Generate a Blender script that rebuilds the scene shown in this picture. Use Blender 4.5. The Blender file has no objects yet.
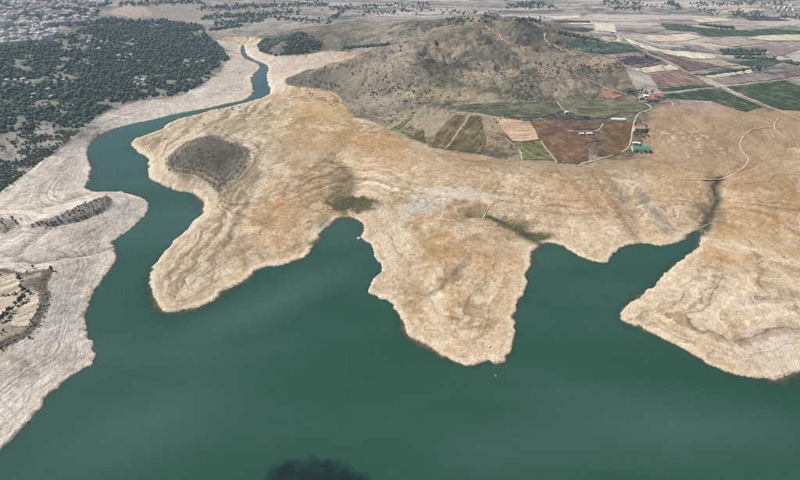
import bpy, bmesh, math, random
import numpy as np

# ------------------------------------------------------------------ camera, sky, sun, exposure
scene = bpy.context.scene
H_CAM, FPX, PITCH = 400.0, 560.0, math.radians(30.5)
cam_data = bpy.data.cameras.new("camera")
cam = bpy.data.objects.new("camera", cam_data)
scene.collection.objects.link(cam)
cam_data.sensor_width = 36.0
cam_data.lens = 36.0 * FPX / 800.0
cam_data.clip_start = 1.0
cam_data.clip_end = 60000.0
cam.location = (0, 0, H_CAM)
cam.rotation_euler = (math.radians(90) - PITCH, 0, 0)
scene.camera = cam

SUN_EL, SUN_AZ = math.radians(52), math.radians(-78)      # azimuth measured from +Y towards +X
world = bpy.data.worlds.new("World")
scene.world = world
world.use_nodes = True
wn = world.node_tree
bg = wn.nodes["Background"]
sky = wn.nodes.new("ShaderNodeTexSky")
sky.sky_type = 'NISHITA'
sky.sun_disc = False
sky.sun_elevation = SUN_EL
sky.sun_rotation = SUN_AZ
sky.altitude = 900
wn.links.new(sky.outputs[0], bg.inputs[0])
bg.inputs[1].default_value = 0.06

sun_data = bpy.data.lights.new("sun", 'SUN')
sun_data.energy = 5.0
sun_data.angle = math.radians(0.5)
sun_data.color = (1.0, 0.965, 0.91)
sun = bpy.data.objects.new("sun", sun_data)
scene.collection.objects.link(sun)
sun.location = (0, 0, 900)
sun.rotation_euler = (math.radians(90) - SUN_EL, 0, math.pi - SUN_AZ)

scene.view_settings.view_transform = 'Standard'
scene.view_settings.look = 'None'
scene.view_settings.exposure = 0.32
scene.view_settings.gamma = 1.0
scene.view_settings.use_curve_mapping = False
scene.cycles.use_denoising = False
scene.cycles.filter_width = 1.1
scene.cycles.max_bounces = 5
scene.cycles.transparent_max_bounces = 8
scene.cycles.volume_bounces = 1

rng = np.random.default_rng(7)
random.seed(7)
COL = scene.collection

# ------------------------------------------------------------------ small helpers
def tag(o, label=None, cat=None, group=None, kind=None):
    if label: o["label"] = label
    if cat: o["category"] = cat
    if group: o["group"] = group
    if kind: o["kind"] = kind
    return o

def link(name, me, mats, parent=None):
    o = bpy.data.objects.new(name, me)
    for m in (mats if isinstance(mats, (list, tuple)) else [mats]):
        if m and len(me.materials) < (len(mats) if isinstance(mats, (list, tuple)) else 1):
            me.materials.append(m)
    COL.objects.link(o)
    if parent: o.parent = parent
    return o

def empty(name, loc, rz=0.0):
    o = bpy.data.objects.new(name, None)
    COL.objects.link(o)
    o.location = loc
    o.rotation_euler = (0, 0, rz)
    return o

def lin(c):
    c = np.asarray(c, float) / 255.0
    return np.where(c <= 0.04045, c / 12.92, ((c + 0.055) / 1.055) ** 2.4)

ALB = 0.80
def A(r, g, b, k=1.0):
    """albedo for a surface that reads as this sRGB colour in full sun"""
    return lin((r, g, b)) * ALB * k

# ---- noise in numpy
def _hash(ix, iy, seed):
    h = (ix.astype(np.int64) * 374761393 + iy.astype(np.int64) * 668265263 + seed * 2147483647) & 0xFFFFFFFF
    h = ((h ^ (h >> 13)) * 1274126177) & 0xFFFFFFFF
    h = (h ^ (h >> 16)) & 0xFFFF
    return h.astype(np.float32) / 65535.0

def vnoise(x, y, seed=0):
    fx, fy = np.floor(x), np.floor(y)
    tx, ty = (x - fx).astype(np.float32), (y - fy).astype(np.float32)
    tx = tx * tx * tx * (tx * (tx * 6 - 15) + 10)
    ty = ty * ty * ty * (ty * (ty * 6 - 15) + 10)
    a = _hash(fx, fy, seed); b = _hash(fx + 1, fy, seed)
    c = _hash(fx, fy + 1, seed); d = _hash(fx + 1, fy + 1, seed)
    return (a + (b - a) * tx) * (1 - ty) + (c + (d - c) * tx) * ty

def fbm(x, y, scale, octs=4, seed=0, gain=0.5):
    """about -1..1"""
    s = np.zeros(np.shape(x), np.float32); amp = 1.0; tot = 0
    f = 1.0 / scale
    for i in range(octs):
        ca, sa = math.cos(0.7 * i + .3), math.sin(0.7 * i + .3)
        s += amp * (vnoise((x * ca - y * sa) * f + 17.3 * i, (x * sa + y * ca) * f - 9.1 * i, seed + i * 13) * 2 - 1)
        tot += amp; amp *= gain; f *= 2.03
    return s / tot * 1.5

def sstep(a, b, x):
    t = np.clip((x - a) / (b - a), 0, 1)
    return t * t * (3 - 2 * t)

# ---- picture point on a level plane / on the land
CP, SP = math.cos(PITCH), math.sin(PITCH)
def ray(px, py):
    cx, cy = (px - 400.0) / FPX, (240.0 - py) / FPX
    return np.array([cx, CP + cy * SP, -SP + cy * CP])
def plane(px, py, z=0.0):
    d = ray(px, py)
    t = (H_CAM - z) / -d[2]
    return (d[0] * t, d[1] * t)
def plane_list(pts, z):
    return np.array([plane(a, b, z) for a, b in pts])

# ------------------------------------------------------------------ the water line today and the old full-lake line
SHORE_PX = [(-60,500),(-25,466),(4,445),(19,430),(32,414),(41,406),(40,400),(46,395),(60,384),(77,374),(94,364),(95,357),(94,342),(87,336),
 (87,325),(84,317),(86,306),(95,291),(102,279),(110,267),(115,255),(114,247),(111,243),(118,237),(135,226),(145,214),(150,206),(147,201),
 (136,196),(127,194),(122,191),(110,191),(95,192),(86,190),(82,188),(87,180),(87,174),(91,167),(87,160),(85,151),(89,144),(95,137),
 (105,131),(117,128),(132,124),(152,120),(175,114),(200,110),(225,104),(245,100),(251,95),(254,89),(251,82),(252,75),(259,70),(260,66),
 (254,62),(244,59),(240,52),(242,45),(245,45),(245,51),(249,58),(266,64),(269,69),(266,75),(268,85),(272,93),(265,97),(250,102),(225,108),
 (212,110),(200,114),(172,121),(160,130),(145,136),(132,140),(130,145),(135,150),(147,157),(150,165),(149,177),(155,182),(172,189),
 (190,192),(200,196),(204,202),(205,206),(204,212),(200,217),(185,230),(175,239),(160,255),(152,270),(151,282),(152,295),(160,305),
 (165,311),(172,313),(185,310),(200,305),(217,297),(220,292),(235,284),(247,279),(254,271),(265,267),(285,264),(309,255),(310,250),
 (316,240),(322,232),(332,221),(342,216),(352,217),(359,221),(364,228),(362,235),(360,238),(369,241),(374,248),(375,257),(380,262),
 (382,270),(376,276),(374,284),(365,291),(375,296),(386,300),(394,306),(402,317),(405,329),(410,339),(423,342),(435,349),(446,357),
 (463,364),(474,366),(482,362),(490,361),(498,363),(505,362),(506,356),(511,353),(510,345),(514,329),(513,317),(517,302),(526,290),
 (525,281),(530,267),(529,255),(535,246),(542,243),(560,244),(567,246),(575,255),(585,259),(600,263),(609,262),(612,254),(622,245),
 (637,243),(649,244),(660,247),(667,246),(680,241),(688,235),(696,231),(702,231),(702,238),(699,247),(691,253),(682,259),(675,267),
 (660,275),(652,290),(630,301),(621,313),(622,319),(630,323),(642,327),(660,336),(682,347),(702,359),(722,369),(740,375),(760,378),
 (784,378),(787,375),(800,371),(840,362),(900,366),(960,385),(1040,392)]
shore = [tuple(p) for p in plane_list(SHORE_PX, 0.0)]
shore = [(-900, -3000), (-600, 60)] + shore + [(1200, 260), (2500, -3000)]
WL = 17.0
UPLAND_PX = {
 "west": [(-420,225),(-60,205),(0,196),(12,184),(27,174),(54,152),(72,137),(95,122),(97,117),(112,110),(140,101),(170,99),(190,92),(200,86),
          (211,80),(211,70),(231,61),(224,55),(222,48),(212,42),(225,37),(245,36),(262,38),(258,46),(260,52),(270,56),(290,56),(310,54),(335,50),
          (362,56),(345,66),(320,68),(300,71),(290,77),(282,82),(290,87),(312,88),(335,92),(343,104),(350,116),(372,122),(388,128),(396,134),
          (420,143),(440,150),(465,154),(490,158),(520,161),(550,164),(575,166),(590,166),(610,163),(630,160),(645,158),(660,165),(690,172),
          (715,176),(733,166),(755,160),(778,152),(800,147),(1000,140),(1200,140),(1500,-30),(-700,-30)],
 "knoll": [(165,161),(178,148),(190,139),(211,133),(221,135),(228,141),(243,143),(254,153),(249,164),(239,176),(227,186),(216,193),
           (209,184),(197,178),(176,174),(168,172)],
 "ridge": [(107,196),(110,199),(109,205),(100,214),(87,220),(73,224),(50,228),(32,228),(33,224),(57,218),(75,208),(93,200)],
 "spur": [(-60,222),(5,218),(20,219),(20,227),(8,235),(-60,240)],
 "terraces": [(-200,268),(0,268),(12,270),(23,274),(42,269),(54,270),(49,275),(43,287),(53,295),(50,304),(43,320),(41,327),(27,337),(12,346),
              (0,354),(-150,420),(-260,330)],
}
UPLAND = {k: plane_list(v, WL) for k, v in UPLAND_PX.items()}

def smooth_closed(P, it=1, closed=True):
    P = np.asarray(P, float)
    for _ in range(it):
        if closed:
            Q = np.roll(P, -1, 0)
            P = np.stack([P * .75 + Q * .25, P * .25 + Q * .75], 1).reshape(-1, 2)
        else:
            Q = P[1:]
            R = np.stack([P[:-1] * .75 + Q * .25, P[:-1] * .25 + Q * .75], 1).reshape(-1, 2)
            P = np.vstack([P[:1], R, P[-1:]])
    return P

def segdist(X, Y, P, closed=True, want_s=False):
    P = np.asarray(P, np.float32)
    n = len(P)
    best = np.full(X.shape, 1e18, np.float32)
    S = np.zeros(X.shape, np.float32) if want_s else None
    acc = 0.0
    for i in range(n if closed else n - 1):
        a, b = P[i], P[(i + 1) % n]
        d = b - a; L2 = float(d @ d) + 1e-9
        rx, ry = X - a[0], Y - a[1]
        t = np.clip((rx * d[0] + ry * d[1]) / L2, 0, 1)
        q = (rx - t * d[0]) ** 2 + (ry - t * d[1]) ** 2
        if want_s:
            m = q < best
            S[m] = acc + t[m] * math.sqrt(L2)
        np.minimum(best, q, out=best)
        acc += math.sqrt(L2)
    return (np.sqrt(best), S) if want_s else np.sqrt(best)

def inside(X, Y, P):
    P = np.asarray(P, np.float32)
    r = np.zeros(X.shape, bool)
    n = len(P)
    for i in range(n):
        (x1, y1), (x2, y2) = P[i], P[(i + 1) % n]
        if y1 == y2: continue
        c = ((y1 > Y) != (y2 > Y)) & (X < (x2 - x1) * (Y - y1) / (y2 - y1) + x1)
        r ^= c
    return r

# ------------------------------------------------------------------ land heights on one graded grid
Y0, QR, NR, NC = 225.0, 1.0036, 1030, 1000
ROWY = Y0 * QR ** np.arange(NR)
def halfw(y): return 0.80 * y + 220.0
U = np.linspace(-1, 1, NC)
GX = (U[None, :] * halfw(ROWY)[:, None]).astype(np.float32)
GY = np.repeat(ROWY[:, None], NC, 1).astype(np.float32)

# a little natural wander so that no traced line is ruler straight
WX = GX + 2.6 * fbm(GX, GY, 22, 3, 3) + 1.5 * fbm(GX, GY, 7, 2, 33)
WY = GY + 3.0 * fbm(GX, GY, 22, 3, 5) + 1.5 * fbm(GX, GY, 7, 2, 55)
shore_s = smooth_closed(shore, 1)
DS, SS = segdist(WX, WY, shore_s, True, True)
INW = inside(WX, WY, shore_s)
DS = np.where(INW, -DS, DS)                       # + on land
VX = GX + 6 * fbm(GX, GY, 45, 4, 8); VY = GY + 6 * fbm(GX, GY, 45, 4, 9)
DU = np.full(GX.shape, 1e9, np.float32); INU = np.zeros(GX.shape, bool); UPI = {}
for k, P in UPLAND.items():
    Q = smooth_closed(P, 1)
    DU = np.minimum(DU, segdist(VX, VY, Q))
    UPI[k] = inside(VX, VY, Q)
    INU |= UPI[k]
INU &= DS > 0

land = np.maximum(DS, 0)
tt = land / (land + DU + 1e-3)
ramp = WL * (0.75 * tt + 0.25 * tt ** 0.55)
# low scarp at the water's edge
ramp = np.maximum(ramp, np.minimum(land * 0.9, 1.1 + .5 * fbm(SS, land, 40, 2, 62)))
def gauss(cx, cy, sx, sy, a=0.0):
    ca, sa = math.cos(a), math.sin(a)
    dx, dy = GX - cx, GY - cy
    return np.exp(-0.5 * (((dx * ca + dy * sa) / sx) ** 2 + ((-dx * sa + dy * ca) / sy) ** 2))
up = np.where(INU, DU, 0)
N0 = fbm(GX, GY, 80, 3, 19)
HH = np.where(INU, WL, ramp).astype(np.float32)
west = np.where(UPI["west"], up, 0)
HH += 10 * sstep(0, 160, west)
hill = 66 * gauss(250, 1810, 340, 270) + 20 * gauss(-70, 1480, 170, 130) + 14 * gauss(560, 1520, 150, 130)
hill *= 1 + 0.30 * fbm(GX, GY, 240, 5, 21)
hill -= 13 * np.clip(1 - 3.2 * np.abs(fbm(GX + 40 * N0, GY + 40 * N0, 190, 4, 23)), 0, 1) * np.clip(1.6 * gauss(220, 1720, 330, 250), 0, 1)
hill += 9 * np.clip(fbm(GX + 30 * N0, GY, 120, 3, 25), -1, 1) * gauss(220, 1720, 330, 250)
HH += hill * sstep(0, 140, west)
HH += 150 * gauss(-2300, 2500, 1000, 1300) * sstep(0, 500, west)
HH += 24 * gauss(*plane(296, 47, 40), 130, 90) * sstep(0, 60, west)
HH += (8 * fbm(GX, GY, 500, 3, 31)) * sstep(100, 900, west) * sstep(1900, 2600, GY)
HH += 330 * sstep(4200, 9000, GY) * (0.6 + 0.5 * fbm(GX, GY, 1500, 5, 77))
HH += np.where(UPI["knoll"], 9 * sstep(0, 60, up), 0)
HH += np.where(UPI["ridge"], 6 * sstep(0, 9, up), 0)
HH += np.where(UPI["spur"], 4 * sstep(0, 20, up), 0)
HH += np.where(UPI["terraces"], 3 * sstep(0, 12, up) + 0.04 * up, 0)

# gullies and ravines cut to the coves
RAV = [([(343,214),(338,200),(346,190),(352,178),(345,166),(330,160)], 7, 24),
       ([(333,221),(322,230),(314,240)], 2.5, 10),
       ([(548,243),(535,236),(520,228),(508,220),(490,214),(470,212)], 7, 20),
       ([(702,230),(710,222),(716,210),(718,196),(716,186),(722,180)], 7, 17),
       ([(690,233),(700,224),(712,218)], 4, 12),
       ([(640,243),(636,228),(630,212),(628,198),(622,186)], 3.5, 16),
       ([(440,282),(425,290),(408,300)], 2, 8),
       ([(470,262),(450,276),(430,288)], 2, 7),
       ([(112,243),(95,250),(70,256),(45,262),(20,262)], 5, 9),
       ([(86,190),(70,196),(50,204),(30,210)], 4, 10),
       ([(45,237),(30,246),(15,256)], 3, 9)]
RAVD = []
for pts, dep, wid in RAV:
    P = smooth_closed(np.array([plane(a, b, 8) for a, b in pts]), 2, False)
    x0, x1 = P[:, 0].min() - 90, P[:, 0].max() + 90; y0, y1 = P[:, 1].min() - 90, P[:, 1].max() + 90
    m = (GX > x0) & (GX < x1) & (GY > y0) & (GY < y1)
    d = np.full(GX.shape, 1e6, np.float32)
    d[m] = segdist(VX[m], VY[m], P, False)
    RAVD.append(d)
    cut = dep * np.exp(-(d / wid) ** 2) * sstep(0, 30, land)
    HH = np.where(land > 0, np.maximum(HH - cut, np.minimum(HH, 0.6)), HH)

# lumps, then rain-cut gullies from a drainage pass, then the benches left by the falling lake
bare = (land > 0) & ~INU
w_b = np.where(bare, sstep(2, 30, land), 0)
LEVEL = (ramp + 0.7 * fbm(GX, GY, 130, 3, 74)).astype(np.float32)
lump = fbm(GX, GY, 75, 3, 71) * 1.5
HH += w_b * lump * np.minimum(1, 0.3 + land / 110)
FLAT = np.where(UPI['west'], np.maximum(sstep(1950, 2300, GY), sstep(480, 600, GX - .12 * (GY - 1400)) * sstep(1150, 1300, GY)), 0)
HH += np.where(INU, fbm(GX, GY, 90, 4, 81) * 2.4 * sstep(0, 20, up) * (1 - .95 * FLAT), 0)
def drainage(Hs):
    """upslope area in square metres, by steepest descent"""
    Rr, Cc = Hs.shape
    dx = np.broadcast_to((2 * halfw(ROWY) / (NC - 1))[:, None], Hs.shape); dy = np.broadcast_to((ROWY * (QR - 1))[:, None], Hs.shape)
    best = np.zeros(Hs.shape, np.float32); rec = np.arange(Rr * Cc).reshape(Rr, Cc).copy()
    idx = np.arange(Rr * Cc).reshape(Rr, Cc)
    P = np.pad(Hs, 1, mode='edge'); I = np.pad(idx, 1, mode='edge')
    for di in (-1, 0, 1):
        for dj in (-1, 0, 1):
            if not di and not dj: continue
            d = np.sqrt((di * dy) ** 2 + (dj * dx) ** 2)
            g = (Hs - P[1 + di:1 + di + Rr, 1 + dj:1 + dj + Cc]) / d
            m = g > best
            best = np.where(m, g, best); rec = np.where(m, I[1 + di:1 + di + Rr, 1 + dj:1 + dj + Cc], rec)
    acc = (dx * dy).ravel().astype(float).tolist(); rec = rec.ravel().tolist()
    for i in np.argsort(-Hs, axis=None).tolist():
        j = rec[i]
        if j != i: acc[j] += acc[i]
    return np.array(acc, np.float32).reshape(Rr, Cc)
def blur(F, n=1):
    for _ in range(n):
        F = (np.roll(F, 1, 0) + np.roll(F, -1, 0) + 2 * F) * .25
        F = (np.roll(F, 1, 1) + np.roll(F, -1, 1) + 2 * F) * .25
    return F
def gullies(Hs, seed):
    rough = Hs + .55 * fbm(GX, GY, 26, 3, seed) + .22 * fbm(GX, GY, 7, 2, seed + 1) + .05 * rng.random(Hs.shape).astype(np.float32)
    a_ = drainage(rough.astype(np.float32))
    return np.clip(np.log(np.maximum(a_, 1) / 60) / 6.0, 0, 1.3)
G1 = np.where(land > 0, gullies(HH, 501), 0)
GB = blur(G1, 2)
HH -= np.where(land > 0, blur(G1, 3) * 3.4 * sstep(0, 25, land) * np.where(bare, 1.15, 1.0 + 1.6 * sstep(20, 60, HH)) * (1 - .95 * FLAT), 0)
G2 = np.where(land > 0, gullies(HH, 601), 0)
GB = .5 * GB + .6 * blur(G2, 1)
HH -= np.where(land > 0, blur(G2, 1) * 2.0 * sstep(0, 20, land) * (1 - .95 * FLAT), 0)
step = 0.95
zz = LEVEL / step
ter = (np.floor(zz) + sstep(0.5, 1.0, zz - np.floor(zz)) - zz) * step
lgy, lgx = np.gradient(LEVEL); gs = np.hypot(lgy / (GY * (QR - 1)), lgx / (2 * halfw(GY) / (NC - 1)))
HH += w_b * ter * 0.8 * sstep(.05, .13, gs) * (GY < 1500) * (.5 + .5 * sstep(-.4, .4, fbm(GX, GY, 150, 3, 75)))
HH += np.where(land > 0, (fbm(GX, GY, 14, 3, 72) * 0.22 + np.where(INU, fbm(GX, GY, 18, 3, 82) * .6, 0)) * sstep(0, 20, land) * (1 - .95 * FLAT), 0)
HH = np.where(land > 0, np.maximum(HH, np.minimum(0.5 * land + 0.02, 0.7)), HH)
# lake bed
sea = np.maximum(-DS, 0)
SHAL = np.ones_like(DS)
for q in [(345,219,24),(316,240,14),(368,232,14),(540,249,22),(533,262,12),(640,247,20),(698,243,22),(672,266,18),(640,297,16),(400,328,12),(425,345,10)]:
    x_, y_ = plane(*q[:2]); SHAL -= .82 * np.exp(-((GX - x_) ** 2 + (GY - y_) ** 2) / q[2] ** 2)
SHAL = np.clip(SHAL, .15, 1)
HH = np.where(DS < 0, -np.minimum(np.clip(0.42 + .45 * fbm(SS, sea, 120, 3, 93), .1, 1) * SHAL * sea + 0.004 * sea ** 2, 14) + 0.35 * fbm(GX, GY, 9, 3, 91) * sstep(1, 5, sea), HH).astype(np.float32)

def sample(F, x, y):
    r = np.clip(np.log(np.maximum(y, Y0) / Y0) / math.log(QR), 0, NR - 1.001)
    c = np.clip((x / halfw(np.maximum(y, Y0)) + 1) * 0.5 * (NC - 1), 0, NC - 1.001)
    r0, c0 = r.astype(int), c.astype(int); fr, fc = r - r0, c - c0
    return (F[r0, c0] * (1 - fr) * (1 - fc) + F[r0 + 1, c0] * fr * (1 - fc) + F[r0, c0 + 1] * (1 - fr) * fc + F[r0 + 1, c0 + 1] * fr * fc)
def hz(x, y): return float(sample(HH, np.array([x], float), np.array([y], float))[0])

YS = Y0 * 1.0022 ** np.arange(1650)
def ground(px, py):
    """where the line of sight through this picture point meets the land"""
    d = ray(px, py)
    t = YS / d[1]
    x, z = d[0] * t, H_CAM + d[2] * t
    g = sample(HH, x, YS)
    k = np.argmax(z < g)
    if not (z[k] < g[k]): k = len(YS) - 1
    k = max(k, 1)
    a, b = z[k - 1] - g[k - 1], z[k] - g[k]
    f = a / (a - b) if a != b else 0
    tt_ = t[k - 1] + (t[k] - t[k - 1]) * f
    return (d[0] * tt_, d[1] * tt_)
def ground_list(pts): return np.array([ground(a, b) for a, b in pts])
def scale_at(x, y):  # metres per photo pixel across
    return (y * CP + (H_CAM - hz(x, y)) * SP) / FPX

# ------------------------------------------------------------------ what covers the land (albedo by place)
N1 = fbm(GX, GY, 140, 5, 101); N2 = fbm(GX, GY, 35, 4, 102); N3 = fbm(GX, GY, 9, 3, 103); N4 = fbm(GX, GY, 400, 4, 104)
colr = np.zeros(GX.shape + (3,), np.float32)
colr[:] = A(184, 160, 126)
def mix(m, c):
    global colr
    m = np.clip(m, 0, 1)[..., None].astype(np.float32)
    colr = colr * (1 - m) + np.asarray(c, np.float32) * m
def pmask(pts, soft=6.0, warp=1.0, world=False):
    P = np.asarray(pts) if world else ground_list(pts)
    P = smooth_closed(P, 1)
    pad = soft * 2 + 40
    m = (GX > P[:, 0].min() - pad) & (GX < P[:, 0].max() + pad) & (GY > P[:, 1].min() - pad) & (GY < P[:, 1].max() + pad)
    out = np.zeros(GX.shape, np.float32)
    if m.any():
        x = GX[m] + warp * (14 * N2[m] + 5 * N3[m]); y = GY[m] + warp * (14 * np.roll(N2, 37, 1)[m] + 5 * np.roll(N3, 51, 0)[m])
        d = segdist(x, y, P); d = np.where(inside(x, y, P), d, -d)
        out[m] = sstep(-soft, soft, d)
    return out
def blob(px, py, rx, ry, ang=0.0, nz=0.8):
    """soft oval of ground; radii as they look in the photo"""
    x, y = ground(px, py)
    s = scale_at(x, y)
    x2, y2 = ground(px, py - ry)
    sy = max(abs(math.hypot(x2 - x, y2 - y)), s * ry * 1.2)
    dx, dy = GX - x, GY - y
    u_, v_ = dx / (rx * s), dy / sy
    ca, sa = math.cos(ang), math.sin(ang)
    u_, v_ = u_ * ca + v_ * sa, -u_ * sa + v_ * ca
    q = np.sqrt(u_ * u_ + v_ * v_) + nz * (0.45 * N2 + 0.25 * N3)
    return 1 - sstep(0.45, 1.15, q)

# bare bed: ochre in the middle, pale along the lower edge
mix(0.55 * sstep(-0.3, 0.7, N1), A(193, 156, 114))
mix(0.4 * sstep(0.1, 0.8, N2), A(203, 182, 150))
mix(0.35 * sstep(0.2, 0.9, -N2), A(160, 128, 96))
mix(bare * (1 - sstep(8, 60, land + 22 * N2)) * 0.75, A(214, 190, 156))
LEFT = pmask([(-420,600),(-60,520),(60,420),(118,370),(120,330),(130,255),(158,215),(156,203),(130,190),(98,188),(82,150),(150,119),(248,98),(252,70),(236,50),(236,38),(-420,38)], 4, 0)
PEN = pmask([(130,145),(172,121),(255,98),(280,100),(262,150),(262,190),(235,235),(215,290),(168,318),(145,285),(160,250),(200,210),(150,180)], 22)
PEN *= 1 - LEFT
mix(LEFT, A(214, 203, 193))
mix(LEFT * 0.75 * sstep(0.0, 0.7, N2 + .3 * N3), A(230, 221, 212))
mix(LEFT * 0.7 * sstep(0.1, 0.8, -N1), A(192, 179, 167))
mix(LEFT * 0.5 * sstep(0.25, 0.8, -N2), A(170, 159, 149))
mix(PEN * 0.9, A(188, 171, 144))
mix(PEN * 0.5 * sstep(0.0, 0.8, N2), A(204, 187, 160))
mix(PEN * 0.4 * sstep(0.2, 0.8, -N2), A(164, 148, 122))
# far bare bank along the river
RIVB = pmask([(200,112),(250,100),(275,92),(300,90),(292,80),(300,70),(360,58),(340,50),(300,58),(262,56),(255,45),(225,40),(222,55),(232,62),(212,72),(205,90)], 8)
mix(RIVB * 0.85, A(200, 184, 168)); mix(RIVB * 0.5 * sstep(0, .7, -N2), A(160, 148, 138))
# ochres and pales read off the ground
for (px, py, rx, ry, an, c, k) in [
    (300,205,70,22,0.5,(196,156,108),.7),(270,235,40,14,0.6,(200,164,118),.6),(360,140,80,14,0,(190,152,98),.7),(300,125,60,12,0,(178,150,102),.8),
    (395,160,60,16,0,(196,150,102),.8),(260,115,40,10,0,(168,146,104),.7),(440,185,70,14,0,(206,184,156),.7),(415,215,45,22,0,(198,180,150),.7),
    (450,200,30,8,0,(206,198,188),.6),(425,205,20,10,0,(190,186,178),.5),(470,250,70,22,0,(192,150,104),.75),(450,300,60,22,0,(197,158,112),.6),
    (437,297,13,20,0,(216,194,166),.9),(470,345,40,14,0,(211,182,148),.7),(395,245,22,28,0,(206,188,158),.7),(500,285,22,20,0,(204,168,126),.6),
    (560,195,70,22,0,(202,166,130),.7),(610,215,30,40,0,(200,168,132),.5),(655,205,22,26,0,(186,170,152),.55),(645,190,10,14,0,(160,152,140),.5),
    (580,225,60,16,0,(208,180,148),.6),(640,225,40,14,0,(208,182,146),.6),(690,140,50,24,0,(170,142,110),.7),(690,150,30,10,0,(206,184,160),.4),
    (680,190,40,14,0,(184,154,120),.6),(760,190,55,30,0,(190,152,108),.8),(770,230,70,26,0,(188,146,98),.85),(735,255,50,14,0,(194,152,104),.7),
    (720,300,60,22,-.3,(212,188,158),.7),(690,320,50,22,-.4,(215,194,166),.8),(770,310,60,18,0,(200,178,156),.75),(745,330,60,24,0,(206,178,146),.7),
    (780,350,60,24,0,(212,196,178),.7),(650,310,30,12,0,(214,190,154),.6),(470,172,70,7,0,(176,152,120),.6),(590,178,50,8,0,(176,152,118),.6),
    (500,163,90,5,0,(162,138,108),.6),(560,176,14,6,0,(150,132,92),.6),(612,200,7,26,0,(170,136,98),.5)]:
    mix(blob(px, py, rx, ry, an) * min(1, k * 1.25), A(c[0] + 2, c[1], c[2] - 2))
# streaks: contour rings and runnels
ring = fbm(LEVEL * 9.0 + 1.5 * N3, SS * 0.004 + GX * 0.002, 5, 4, 141)
RINGY = np.clip(np.maximum(np.maximum(PEN, blob(700,310,130,45,-.3,.3)), .5 + .6 * N1), 0.15, 1)
wx, wy = GX + 26 * N2 + 8 * N3, GY + 26 * np.roll(N2, 91, 1) + 8 * N3
crust = fbm(wx, wy * .8, 48, 5, 153, .62)
mix(w_b * .35 * sstep(.22, .34, crust), A(214, 196, 170))
mix(w_b * .3 * sstep(.25, .4, -crust) * (1 - .6 * LEFT), A(164, 130, 94))
# cream rim next to the water, ochre and pale sheets further up
mix(w_b * (1 - LEFT) * (1 - sstep(4, 26, land + 14 * N2)) * .7, A(226, 204, 170))
sheet = fbm(wx + 30 * N1, wy * .7 + .5 * wx, 95, 5, 161, .55)
mix(w_b * .55 * sstep(.12, .3, sheet) * (1 - LEFT) * (1 - .6 * PEN) * .8, A(222, 203, 172))
mix(w_b * .65 * sstep(.1, .35, -sheet) * (1 - LEFT) * (1 - .7 * PEN), A(182, 144, 100))
mix(w_b * .5 * sstep(.1, .4, sheet) * LEFT, A(236, 227, 218))
mix(w_b * .5 * sstep(.15, .45, -sheet) * LEFT, A(182, 168, 157))
vstr = fbm(wx * 1.0 + 6 * N3, wy * .14, 13, 4, 163)
VZ = blob(630,212,85,45,0,.3)
mix(w_b * VZ * .5 * sstep(.1, .5, vstr), A(160, 118, 84)); mix(w_b * VZ * .5 * sstep(.15, .5, -vstr), A(226, 202, 172))
pd = np.subtract(plane(165, 300, 6), plane(252, 175, 12)); pd /= np.hypot(*pd)
qx, qy = GX + 10 * N2 + 2 * N3, GY + 10 * N2
pstr = fbm(qx * -pd[1] + qy * pd[0], (qx * pd[0] + qy * pd[1]) * .07, 9, 4, 165, .65)

DZ = blob(290,200,80,45,.5,.3)
mix(w_b * DZ * .45 * sstep(.1, .5, pstr), A(166, 124, 82)); mix(w_b * DZ * .5 * sstep(.1, .5, -pstr), A(224, 202, 168))
strk = fbm(SS, land * 0.16, 10, 3, 143)
mix(w_b * (GY < 1700) * 0.50 * sstep(0.05, 0.5, ring) * RINGY * .8, A(224, 206, 176))
mix(w_b * (GY < 1700) * 0.50 * sstep(0.1, 0.5, -ring) * RINGY, A(142, 118, 92))
sp1 = fbm(wx, wy, 20, 4, 167, .65); sp2 = fbm(wx + .4 * wy, wy * .6, 34, 4, 168, .65)
mix(w_b * .5 * sstep(.28, .5, sp1) * (1 - .5 * LEFT), A(132, 116, 82)); mix(w_b * .45 * sstep(.28, .45, sp2) * (1 - .6 * LEFT), A(150, 118, 80)); mix(w_b * .5 * sstep(.3, .42, -sp1), A(228, 214, 190))
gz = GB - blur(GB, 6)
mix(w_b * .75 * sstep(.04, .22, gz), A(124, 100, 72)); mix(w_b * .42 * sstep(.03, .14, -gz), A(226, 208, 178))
mix(w_b * 0.30 * sstep(0.15, 0.8, strk) * (1 - LEFT * .5), A(150, 118, 86))
mix(w_b * 0.25 * sstep(0.15, 0.8, -strk), A(220, 200, 172))

for (px, py, rx, ry, k) in [(470,252,60,20,.6),(395,160,60,14,.55),(300,210,50,20,.5),(362,140,60,10,.4),(770,232,75,24,.55),(760,190,50,22,.45),(735,258,50,12,.5),(590,200,60,18,.4),(455,302,34,16,.45),(735,325,40,12,.4),(420,178,40,8,.4),(660,190,50,10,.35)]:
    mix(w_b * blob(px, py, rx, ry, 0, 1.6) * k * .8, A(182, 145, 98))
for (px, py, rx, ry, c, k) in [(646,203,6,24,(146,138,130),.65),(613,205,6,28,(150,116,82),.6),(437,297,12,19,(224,204,176),.85),(388,226,24,22,(214,200,172),.6),(450,194,52,7,(214,202,186),.65),
    (425,206,18,7,(198,192,182),.5),(785,345,50,24,(218,204,188),.65),(690,322,46,18,(222,204,178),.6),(760,303,40,8,(206,190,172),.5),(400,262,14,22,(208,190,160),.5),(560,172,12,6,(150,134,94),.6),(600,178,14,6,(152,134,98),.5),
    (590,232,40,10,(216,192,160),.5),(420,240,10,18,(170,150,112),.35),(500,238,24,6,(150,128,90),.5),(290,150,50,14,(170,150,112),.45),(255,120,40,7,(166,148,108),.5)]:
    mix(w_b * blob(px, py, rx, ry, 0, 1.5) * k, A(*c))
g2 = G2 - blur(G2, 3)
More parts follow.
